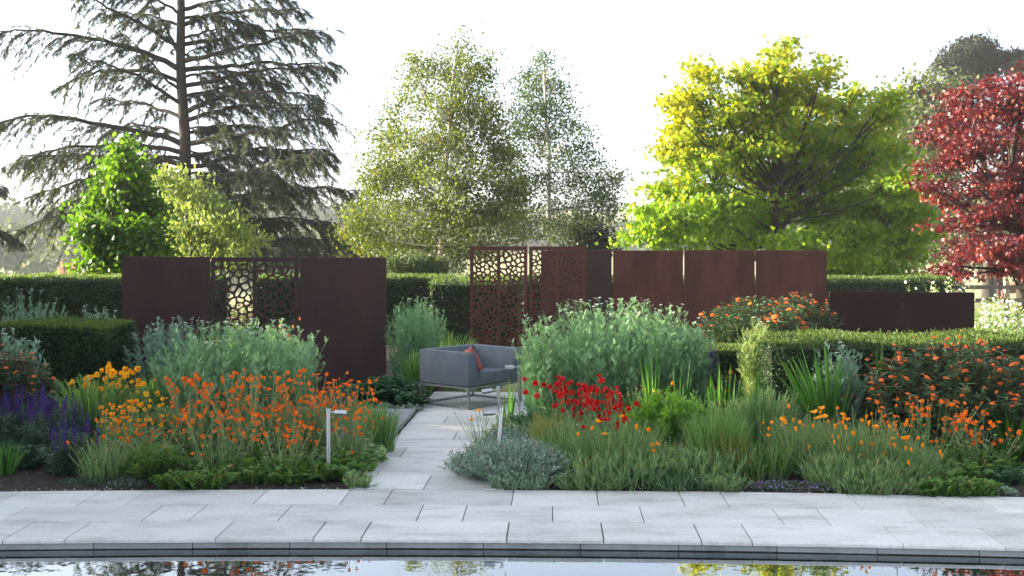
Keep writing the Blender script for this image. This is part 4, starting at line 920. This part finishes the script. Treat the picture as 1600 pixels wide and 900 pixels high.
# left orange drift
geum(300, 11.6, 130, 606, 'orange-flowered clump at the left end of the orange drift, in front of the large yarrow', 62, .42)
geum(395, 11.3, 150, 600, 'dense orange-flowered clump in the middle of the drift, directly below the large yarrow', 88, .45, dome=.2)
geum(480, 11.6, 120, 598, 'orange-flowered clump just left of the lamp among the orange flowers', 72, .45)
geum(550, 11.3, 100, 612, 'orange-flowered clump behind the lamp, beside the boxwood edging', 52, .4, leafmat='feather')
geum(340, 10.75, 140, 655, 'low front clump with scattered orange flowers and broad leaves left of the lamp', 34, .3, basen=360, baseh=.20, low=.3)
geum(455, 10.6, 130, 662, 'front clump of strawberry-like leaves with few orange flowers at the foot of the lamp', 26, .28, basen=380, baseh=.20)
geum(548, 11.0, 70, 650, 'small wispy clump with a few orange flowers spilling on the path edge', 12, .3, basen=160, spent=.35)
# right orange drift
geum(1440, 11.0, 170, 640, 'loose orange-flowered clump in front of the large spurge at the right', 52, .35, dome=.2)
geum(1530, 10.9, 130, 662, 'orange-flowered clump at the right edge below the large spurge', 34, .35, basen=360)
# golden-yellow globe flowers
geum(160, 12.6, 125, 582, 'clump with round golden-yellow flowers in front of the near yew hedge', 22, .35, 'yellow', .036, T=LANCE, leafsize=(.2,.02), baseh=.3, spent=.0, dome=.1, group='golden-flowered clumps', name='globeflower_plant', leafmat='grassb', hv=.12)
geum(205, 12.3, 70, 592, 'taller stems of golden-yellow flowers left of the large yarrow clump', 9, .25, 'yellow', .033, T=LANCE, leafsize=(.2,.02), baseh=.3, spent=.1, dome=.1, group='golden-flowered clumps', name='globeflower_plant', leafmat='grassb')
geum(200, 11.3, 120, 642, 'clump of yellow and amber poppies between the purple sage and the orange drift', 38, .4, 'amber', .030, T=FROND, leafsize=(.1,.05), baseh=.35, leafmat='feather', spent=.04, group='poppy clumps', name='poppy_plant')
geum(215, 11.6, 110, 640, 'clump of double golden flowers just behind the amber poppies on the left', 24, .4, 'yellow', .026, T=FROND, leafsize=(.1,.05), baseh=.3, leafmat='feather', spent=.1, group='golden-flowered clumps', name='globeflower_plant')
geum(225, 11.0, 90, 672, 'low orange poppies in front of the amber ones, above the bright green parsley-like plant', 12, .3, 'orangecup', .028, T=FROND, leafsize=(.1,.05), baseh=.25, leafmat='feather', spent=.04, group='poppy clumps', name='poppy_plant')
# red flowers
geum(895, 11.8, 150, 604, 'clump of bright red flowers right of the stake lamps', 44, .4, 'red', .032, T=FROND, leafsize=(.12,.06), baseh=.4, leafmat='feather', spent=.04, dome=.15, group='red-flowered clumps', name='avens_plant', hv=.14, basen=600)
geum(960, 11.4, 80, 622, 'right-hand clump of bright red flowers beside the light green leafy plant', 20, .35, 'red', .032, T=FROND, leafsize=(.12,.06), baseh=.4, leafmat='feather', spent=.04, dome=.15, group='red-flowered clumps', name='avens_plant', hv=.14, basen=400)
# californian poppies right
def poppies(px, d, w, top, label, n, dry, nf, kind='amber', fs=.036, leafmat='feather', blades=700, dome=.2, name='poppy_plant', group='poppy clumps', bw=.0065, up=1.0):
    n = int(n*2.2); rx = w*d/F/2; h = wz(top, d); rt = root(name, at(px, d), label, 'plant', group)
    st = Stems(int(blades*1.15), rx*1.12, dry, h*.86*up, .22, dome+.08, .26, 1.3, jit=.09)
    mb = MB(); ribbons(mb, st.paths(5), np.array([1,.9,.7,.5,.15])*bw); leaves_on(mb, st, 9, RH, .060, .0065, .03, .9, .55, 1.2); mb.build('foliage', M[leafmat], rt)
    st = Stems(n, rx, dry, h, .35, dome, .14, 1.3, jit=.06); m = MB(); tubes(m, st.paths(6), .003, 3); m.build('stems', M['stem'], rt)
    for i in range(min(nf, n)): put(kind, 'flower', rt, st.pos(i, 1.), rng.normal(size=3)*.25+[0, 0, 1], fs*random.uniform(.7, 1.15), fs*random.uniform(1.0, 1.4))
    for i in range(nf, min(n, nf+14)): put('spent', 'seed_head', rt, st.pos(i, 1.), rng.normal(size=3)*.2+[0, 0, 1], fs*.5)
    return rt
poppies(1260, 10.95, 120, 652, 'feathery clump of orange-yellow poppies in front of the sword leaves, leftmost of the right-hand ones', 34, .4, 20)
poppies(1345, 10.7, 130, 655, 'feathery clump of orange-yellow poppies at the middle of the right bed edge', 44, .4, 26)
poppies(1410, 10.5, 130, 690, 'sprawling clump of orange-yellow poppies leaning over the paving at the right', 40, .35, 16, dome=.5)
poppies(1305, 10.5, 110, 700, 'yellowing feathery poppy foliage at the paving edge left of the sprawling clump', 20, .25, 6, leafmat='feather', blades=500)
poppies(960, 10.75, 130, 668, 'blue-green feathery clump right of the silvery mound with a few poppy buds', 30, .4, 9, blades=900, dome=.15)
poppies(1030, 10.6, 90, 690, 'thin feathery stems with orange buds in front of the light green leafy plant', 14, .3, 6, blades=350, dome=.15)
poppies(893, 11.0, 100, 652, 'slender green stems below the red flowers behind the silvery mound', 14, .35, 2, 'red', blades=450, dome=.1)
poppies(1012, 12.7, 90, 612, 'a few orange poppies between the red flowers and the sword leaves', 12, .2, 8, blades=90)
poppies(752, 11.6, 22, 640, 'two yellow poppies on the path side of the stake lamps', 4, .1, 2, blades=30)
poppies(170, 10.6, 90, 690, 'thin blue-green poppy stems above the thyme mat on the left', 12, .3, 3, 'orangecup', blades=180)

# sage
def sage(px, d, w, top, label, n, dry, spikes, mat='salvialeaf'):
    rx = w*d/F/2; h = wz(top, d); rt = root('sage_plant', at(px, d), label, 'plant', 'purple sage clumps')
    st = Stems(n, rx, dry, h*.80, .3, .3, .12, 1.3)
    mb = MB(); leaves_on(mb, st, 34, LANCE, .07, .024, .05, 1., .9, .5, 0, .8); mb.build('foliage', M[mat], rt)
    m = MB(); tubes(m, st.paths(4), .003, 3); m.build('stems', M[mat], rt)
    for i in rng.permutation(n)[:spikes]:
        L = random.uniform(.16, .27); put('spike', 'flower_spike', rt, st.pos(int(i), 1.)-np.array([0, 0, .02]), rng.normal(size=3)*.10+[0, 0, 1], L)
sage(20, 11.9, 90, 622, 'purple sage clump at the left edge below the spurge', 110, .45, 34)
sage(80, 11.6, 80, 632, 'purple sage clump with the most flower spikes, second from the left edge', 100, .4, 44)
sage(112, 10.95, 70, 668, 'front purple sage clump beside the poppies, touching the bare soil', 90, .35, 22)
sage(30, 11.2, 90, 690, 'low dark leafy sage without flowers behind the bare soil at the left', 90, .35, 0)
sage(1112, 14.9, 26, 548, 'thin purple-flowered plant between the yarrow and the low box hedge', 24, .2, 12)

# sword leaves and grasses
def blades(px, d, w, top, label, n, width, mat='blade', fan=.6, droop=.0, dry=None, dome=.22, name='sword_leaved_plant', cat='plant', group='sword-leaved clumps', p=1.2, z=0, hv=.16, lean=(0,0), m=7, base=None):
    rx = w*d/F/2; h = wz(top, d)-z; rt = root(name, at(px, d, z), label, cat, group)
    st = Stems(n, rx, dry or rx*.7, h, fan, dome, hv, p, lean, jit=.03, droop=droop)
    prof = np.array([.55,.9,1,.95,.8,.5,.04]) if m == 7 else np.linspace(1, .1, m)
    if n <= 60:
        for i in range(n):
            b = MB(); ribbons(b, st.paths(m, sel=np.array([i])), prof*width*random.uniform(.8, 1.2)); b.build('leaf', M[mat], rt)
    else:
        b = MB(); ribbons(b, st.paths(m), prof[None]*width*rng.uniform(.7, 1.3, (n, 1))); b.build('blades', M[mat], rt)
    return rt
blades(1022, 12.4, 44, 552, 'tall narrow sword leaves behind the light green leafy plant', 12, .034, fan=.7)
blades(1062, 12.6, 44, 575, 'sword leaves between the tall narrow ones and the low box hedge', 9, .034, fan=.6)
blades(1130, 12.6, 60, 575, 'upright dark sword leaves in front of the low box hedge', 26, .036, fan=.5)
blades(1178, 12.3, 50, 582, 'sword leaves right in front of the pale lime feathery plant', 16, .034, fan=.6)
blades(1295, 11.9, 140, 540, 'fan of broad arching sword leaves in front of the large right hedge', 40, .046, fan=.8, droop=.35, p=1.0, dome=.3, lean=(-.12,0))
blades(1375, 12.2, 50, 532, 'tall sword leaves between the arching fan and the large spurge', 10, .035, fan=.6)
blades(1580, 11.2, 110, 640, 'broad arching strap leaves at the right edge below the spurge', 44, .045, fan=.85, droop=.7, dome=.3)
blades(8, 10.75, 70, 695, 'low sword leaves in the left bottom corner of the left bed', 34, .03, fan=.7, droop=.2, dome=.2)
blades(795, 13.3, 26, 592, 'three narrow sword leaves in front of the armchair leg', 5, .03, fan=.5)
GG = 'grass clumps'
def grass(px, d, w, top, label, n, width=.007, mat='grassb', fan=.45, droop=1.15, **k): return blades(px, d, w, top, label, n, width, mat, fan, droop, name='grass_clump', cat='grass', group=GG, **k)
grass(655, 16.0, 70, 560, 'green grass clump behind the armchair left side', 320, .010)
grass(740, 16.7, 150, 590, 'low grass under and behind the armchair', 360, .010)
grass(700, 17.6, 110, 528, 'tall thin grass between the armchair and the perforated steel screen', 220, .008)
grass(590, 11.9, 90, 645, 'fine grass tuft spilling over the grey board platform', 480, .005)
grass(570, 12.6, 90, 640, 'fine green grass between the lamp and the board platform', 360, .005)
grass(855, 11.5, 70, 655, 'golden grass tuft below the red flowers', 260, .005, 'grassy')
grass(1120, 10.8, 130, 655, 'yellow-green grass clump with fine arching blades at the bed edge', 700, .005, 'grassb')
grass(1135, 10.7, 80, 680, 'golden-tinged grass tuft in front of the green grass clump', 300, .005, 'grassy')
grass(1195, 11.6, 130, 625, 'long blue-green arching grass in front of the hedge end', 700, .007, 'feather')
grass(1090, 11.6, 110, 640, 'arching green grass under the sword leaves', 500, .006)
grass(150, 12.3, 150, 605, 'strap-leaved grass under the golden flowers', 420, .011, 'grassb')
grass(1235, 12.0, 70, 630, 'yellowing grass stems at the corner of the large right hedge', 160, .006, 'grassy', droop=.3)
grass(235, 12.9, 60, 600, 'green grass at the left foot of the large yarrow', 200, .008)
grass(1420, 10.9, 160, 690, 'fine grass blades among the right-hand poppies and orange flowers', 300, .005)
grass(1000, 11.0, 120, 668, 'fine grass blades between the red flowers and the grass clump', 360, .004)

# leafy plants
def leafy(px, d, w, top, label, n, per, T, leaf, mat, dry=None, dome=.4, name='leafy_plant', cat='plant', up=.5, out=.9, group=None, fan=.3, t0=.1, z=0, stems=True, hv=.1):
    rx = w*d/F/2; h = wz(top, d)-z; rt = root(name, at(px, d, z), label, cat, group)
    st = Stems(n, rx, dry or rx*.8, h, fan, dome, hv, 1.3)
    mb = MB(); leaves_on(mb, st, per, T, leaf[0], leaf[1], t0, 1., out, up, 0, .8, .2); mb.build('foliage', M[mat], rt)
    if stems: m = MB(); tubes(m, st.paths(4), .003, 3); m.build('stems', M['stem'], rt)
    return rt
leafy(1050, 11.7, 110, 622, 'light green leafy upright plant right of the red flowers', 95, 34, LANCE, (.10,.030), 'phlox', dome=.25, up=.9)
leafy(1000, 12.0, 60, 640, 'low light green leafy plant under the right-hand red flowers', 40, 26, LANCE, (.09,.028), 'phlox', dome=.3, up=.8)
leafy(608, 15.4, 120, 592, 'deep green leafy mound between the plain steel panel and the path', 150, 26, ROUND, (.075,.06), 'darkleaf', dome=.5, dry=.4, up=.2)
leafy(640, 14.9, 50, 612, 'small dark green leafy mound at the left foot of the armchair', 50, 20, ROUND, (.06,.05), 'darkleaf', dome=.5, up=.2)
leafy(240, 10.6, 85, 700, 'bright green parsley-like foliage at the left bed edge', 90, 18, FROND, (.10,.06), 'geumleaf', dome=.45, dry=.28, up=.6)
leafy(525, 10.65, 90, 716, 'broad-leaved green plant at the foot of the lamp near the path corner', 36, 12, ROUND, (.07,.065), 'geumleaf', dome=.5, dry=.25)
leafy(1480, 10.55, 150, 722, 'broad green leaves under the right-hand orange flowers at the bed edge', 70, 14, ROUND, (.07,.06), 'geumleaf', dome=.5, dry=.3)
leafy(1570, 10.5, 80, 730, 'low fringe of leaves at the right end of the bed edge', 40, 14, LANCE, (.06,.03), 'darkleaf', dome=.5, dry=.25)
leafy(395, 10.45, 240, 728, 'strawberry-like leaves edging the paving below the orange drift', 60, 10, ROUND, (.06,.055), 'geumleaf', dome=.4, dry=.2)
leafy(640, 14.55, 46, 632, 'small silver-leaved plant at the back end of the board platform', 40, 14, ROUND, (.03,.022), 'silver', dome=.5, dry=.12, group='silver-leaved edging plants')
leafy(602, 14.6, 34, 630, 'second small silver-leaved plant behind the boards, nearer the leafy mound', 30, 14, ROUND, (.03,.022), 'silver', dome=.5, dry=.12, group='silver-leaved edging plants')
leafy(800, 12.3, 90, 668, 'low green leaves between the stake lamps and the red flowers', 60, 16, LANCE, (.07,.022), 'geumleaf', dome=.4, up=.7)
leafy(850, 12.9, 110, 640, 'dark low foliage at the foot of the largest yarrow clump', 70, 20, LANCE, (.09,.02), 'darkleaf', dome=.4, dry=.3)
leafy(1000, 13.1, 160, 640, 'shaded undergrowth in front of the largest yarrow clump', 90, 20, LANCE, (.09,.02), 'darkleaf', dome=.4, dry=.3)
leafy(300, 12.4, 200, 640, 'shaded feathery undergrowth between the yarrow and the orange flowers', 120, 18, FROND, (.10,.05), 'feather', dome=.3, dry=.3)
leafy(470, 12.5, 160, 640, 'undergrowth behind the orange flowers left of the boards', 90, 18, FROND, (.10,.05), 'feather', dome=.3, dry=.3)
leafy(1230, 11.6, 100, 700, 'dark undergrowth at the foot of the sword leaves', 60, 16, LANCE, (.09,.02), 'darkleaf', dome=.3, dry=.3)
leafy(120, 12.0, 160, 650, 'green undergrowth between the sage and the golden flowers', 90, 16, LANCE, (.10,.018), 'darkleaf', dome=.3, dry=.3)

# low growth filling the bed edge between the larger plants
for px, d, w, top, lab, n, per, mt, T, lf in (
    (1095, 10.55, 150, 712, 'low blue-green growth at the paving edge left of the golden-tinged grass', 230, 16, 'feather', FROND, (.09,.035)),
    (960, 10.45, 170, 715, 'low feathery growth at the paving edge right of the silvery mound', 260, 16, 'feather', FROND, (.09,.035)),
    (1180, 10.7, 120, 702, 'mixed low green growth at the paving edge behind the purplish thyme mat', 200, 16, 'geumleaf', FROND, (.08,.035)),
    (1340, 10.35, 170, 722, 'yellow-tinged feathery growth at the paving edge below the orange-yellow poppies', 260, 15, 'feather', FROND, (.08,.03)),
    (1470, 11.5, 240, 668, 'shaded stems below the front of the large spurge mound', 170, 20, 'darkleaf', LANCE, (.09,.02)),
    (1150, 12.1, 160, 640, 'mixed green growth around the feet of the upright sword leaves', 220, 18, 'feather', LANCE, (.10,.014)),
    (1060, 12.9, 160, 622, 'shaded growth between the largest yarrow and the low box hedge', 150, 18, 'darkleaf', LANCE, (.09,.02)),
    (170, 11.0, 120, 690, 'mixed low growth under the amber poppies at the left', 160, 16, 'feather', FROND, (.09,.035)),
    (60, 11.5, 150, 690, 'dark leafy growth under the purple sage', 160, 18, 'salvialeaf', LANCE, (.07,.022)),
    (1560, 11.8, 140, 660, 'dark growth below the spurge at the right edge', 130, 18, 'darkleaf', LANCE, (.10,.02)),
    (1240, 12.0, 90, 640, 'shaded growth against the end of the large right hedge', 110, 18, 'darkleaf', LANCE, (.09,.018)),
    (800, 13.0, 60, 655, 'low growth beside the leaning stake lamp', 60, 14, 'feather', FROND, (.08,.035))):
    leafy(px, d-(.1 if d < 11 else 0), w, top, lab, int(n*.8), int(per*1.2), RH if T is FROND else T, (.07,.008) if T is FROND else lf, mt, dome=.3, dry=.3, up=1.1, out=.55, fan=.15, hv=.28)

# edging growth spilling over the joint between soil and paving
for px, w, mt, lab in ((300,110,'geumleaf','small leaves spilling to the paving left of the strawberry-like edging'), (560,40,'feather','thin stems at the path corner by the foot of the lamp'),
    (812,100,'silverg','silvery growth touching the paving at the front of the silvery mound'), (930,120,'feather','fine growth touching the paving right of the silvery mound'), (1060,120,'darkleaf','dark fine growth touching the paving below the light green leafy plant'),
    (1130,70,'feather','fine growth touching the paving left of the purplish thyme mat'), (1370,150,'feather','fine stems touching the paving under the sprawling poppies'), (1500,130,'geumleaf','small leaves touching the paving under the right-hand orange flowers')):
    y = 10.22-.0337*wx(px, 10.2)-.01*wx(px, 10.2)**2
    leafy(px, y, w, HY+(CAMZ-.10)*F/y, lab, int(w*1.5), 14, RH if mt != 'geumleaf' else ROUND, (.05,.008) if mt != 'geumleaf' else (.04,.035), mt, dome=.3, dry=.11, up=.8, out=.8, fan=.1, hv=.35)
# silvery mound by the stake lamps
def santolina(px, d, w, top, label, n, dry, mat, dots):
    rx = w*d/F/2; h = wz(top, d); rt = root('silvery_mound', at(px, d), label, 'plant', 'silvery mounds')
    st = Stems(n, rx, dry, h, .45, .62, .12, 1.1, jit=.05)
    mb = MB(); leaves_on(mb, st, 26, RH, .034, .011, .1, 1., .8, .9, 0, .8, 0); mb.build('foliage', M[mat], rt)
    m = MB(); tubes(m, st.paths(4), .002, 3); m.build('stems', M['silver'], rt)
    for i in rng.permutation(n)[:dots]:
        q = st.pos(int(i), 1.)+np.array([0, 0, .03]); put('crimson', 'flower', rt, q, rng.normal(size=3)*.3+[0, 0, 1], .011)
santolina(806, 10.62, 205, 692, 'silvery green low mound with tiny crimson buttons around the nearest stake lamp', 600, .5, 'silverg', 34)
santolina(745, 10.9, 90, 700, 'path-side silvery sprays with tiny crimson buttons, spreading on the paving', 160, .45, 'silverg', 22)
santolina(800, 11.7, 110, 668, 'silvery foliage behind the nearest stake lamp, with small red dots', 130, .3, 'silver', 12)
# ground covers
def mat_plant(px, d, w, depth, label, n, petals, dots, mat='thyme'):
    rx = w*d/F/2; rt = root('creeping_plant', at(px, d), label, 'ground cover', 'creeping plants at the paving edge')
    a = rng.random(n)*2*PI; q = np.sqrt(rng.random(n)); O = np.c_[np.cos(a)*q*rx, np.sin(a)*q*depth, (1-q**2)*.05*rng.random(n)]
    m = MB(); inst(m, RH, O, rdir(n, .6), rdir(n, .8), .022, .012, 0); 
    if dots:
        sel = rng.random(n) < dots; inst(m, ROUND, O[sel]+[0, 0, .015], rdir(sel.sum()), rdir(sel.sum(), 1.), .013, .013, 1)
    m.build('foliage', [M[mat], M[petals]], rt)
mat_plant(150, 10.42, 120, .13, 'creeping green mat at the left bed edge under the poppies', 3000, 'lilac', .01)
mat_plant(198, 10.32, 62, .10, 'thyme mat with lilac flowers at the left bed edge', 1500, 'lilac', .10)
mat_plant(1225, 10.22, 130, .12, 'purplish thyme mat at the right bed edge below the poppies', 3000, 'lilac', .16)
mat_plant(1285, 10.12, 50, .07, 'small patch of pale lilac flowers at the paving edge, right of the purplish mat', 700, 'lilac', .25)
mat_plant(1560, 10.05, 60, .1, 'low grey-green sprawling plant at the right end of the bed edge', 900, 'lilac', 0, 'silverg')
# beyond the screens: sunlit meadow-like border
def border(px, d, w, top, label, n, mat, petal, fl, dry=1.0):
    rx = w*d/F/2; h = wz(top, d); rt = root('border_plant', at(px, d, -.1), label, 'plant', 'sunlit border plants behind the screens')
    st = Stems(n, rx, dry, h, .25, .3, .2, 1.2, jit=.08); m = MB(); leaves_on(m, st, 20, ROUND, .09, .05, .05, 1., .8, .6)
    i = rng.integers(0, n, fl); inst(m, ROUND, st.pos(i, rng.uniform(.7, 1.05, fl)), rdir(fl), rdir(fl, .5), .06, .055, 1); m.build('foliage', [M[mat], M[petal]], rt)
border(1560, 21.5, 90, 468, 'bright sunlit plants with white flowers in front of the wooden fence', 170, 'fennel', 'white', 240)
border(1620, 21, 70, 500, 'sunlit plants with pinkish flowers at the right edge by the fence', 80, 'fennel', 'plume', 160)
border(1470, 23.5, 110, 440, 'white-flowered stems between the low panels and the red tree', 70, 'fennel', 'white', 90)
border(370, 26, 60, 470, 'pink flowers glimpsed through the left perforated panel', 70, 'fennel', 'pinkpetal', 60)
border(440, 20.5, 90, 502, 'orange-flowered plants glimpsed through the left perforated panel', 90, 'euph', 'bract', 70)
border(1000, 22.5, 120, 450, 'leafy plants between the steel screen and the hedge, mostly hidden', 60, 'fennel', 'white', 40)
for k, (px, d, tp) in enumerate(((95,31,412),(108,31.5,418),(128,31,408),(138,32,414),(152,32,424))):
    x, y, z = at(px, d, float(terr(wx(px, d), d))); h = wz(tp, d)-z
    rt = root('plume_grass', (x, y, z), 'pink feathery grass plume behind the left yew hedge, ' + ['leftmost of the five', 'second from the left', 'tallest, in the middle', 'fourth from the left', 'rightmost and lowest'][k], 'grass', 'pink plumes behind the hedge')
    m = MB(); tubes(m, np.array([[(0,0,0),(.02,0,h*.5),(.05,0,h*.8)]]), .008, 4); m.build('stem', M['grassy'], rt)
    for q in range(4): put('plume', 'plume', rt, (.05+random.uniform(-.06,.06), random.uniform(-.06,.06), h*.72+random.uniform(-.1,.05)), (random.uniform(-.2,.2), random.uniform(-.2,.2), 1), random.uniform(.4,.6))
# bits of leaf litter on the paving
m = MB(); n = 260; X_ = rng.uniform(-4.6, 4.4, n); v = np.where(rng.random(n) < .5, 10.1-rng.random(n)**2.5*.5, rng.choice([9.555, 9.015, 9.3, 8.7, 9.8], n)+rng.normal(size=n)*.02)
O = np.c_[X_, v-.0337*X_-.01*X_**2, np.full(n, .004)]; A = rng.normal(size=(n, 3)); A[:, 2] = 0
inst(m, RH, O, A, np.tile([0, 0, 1.], (n, 1)), rng.uniform(.006, .022, n), rng.uniform(.004, .010, n), 0)
tag(m.build('leaf_litter', M['redstem']), 'tiny brown bits of leaf litter lying on the pale paving', 'litter', kind='stuff')
# fallen petals on the paving
m = MB(); n = 46; px = rng.uniform(250, 660, n); dd = 10.15-rng.random(n)**2*.8; O = np.c_[(px-800)*dd/F, dd, np.full(n, .005)]
A = rng.normal(size=(n, 3)); A[:, 2] = 0; inst(m, ROUND, O, A, np.tile([0, 0, 1.], (n, 1)), .012, .010, 0)
tag(m.build('fallen_petals', M['orange']), 'tiny orange petals fallen on the pale paving below the orange flowers', 'petals', kind='stuff')

# plants just beyond the frame, continuing the beds
spurge(1790, 12.2, 170, 560, 'spurge clump wholly beyond the right edge of the view', 110, .6, 40)
grass(1760, 11.0, 150, 660, 'grass clump beyond the right edge of the view', 360)
leafy(1720, 10.7, 200, 700, 'low leafy growth beyond the right edge of the view', 110, 16, LANCE, (.09,.02), 'darkleaf', dome=.3, dry=.35)
yarrow(-120, 12.6, 180, 560, 'grey-green yarrow clump beyond the left edge of the view', 130, .5, 'achillea_b', 12)
sage(-90, 11.3, 150, 650, 'sage clump beyond the left edge of the view', 120, .5, 30)

# ------------------------------------------------------------ morning haze
def haze():
    m, nt, N, Lk = newmat('morning_haze'); v = N.new('ShaderNodeVolumePrincipled'); v.inputs['Color'].default_value = (.88, .94, 1, 1)
    v.inputs['Density'].default_value = HAZE; v.inputs['Anisotropy'].default_value = 0
    o = N.new('ShaderNodeOutputMaterial'); Lk.new(v.outputs[0], o.inputs['Volume'])
    mb = MB(); mb.boxes(-520, 520, -45, 760, HZ0, 27); tag(mb.build('haze', m), kind='stuff')
HAZE, HZ0 = .0004, -24
haze()
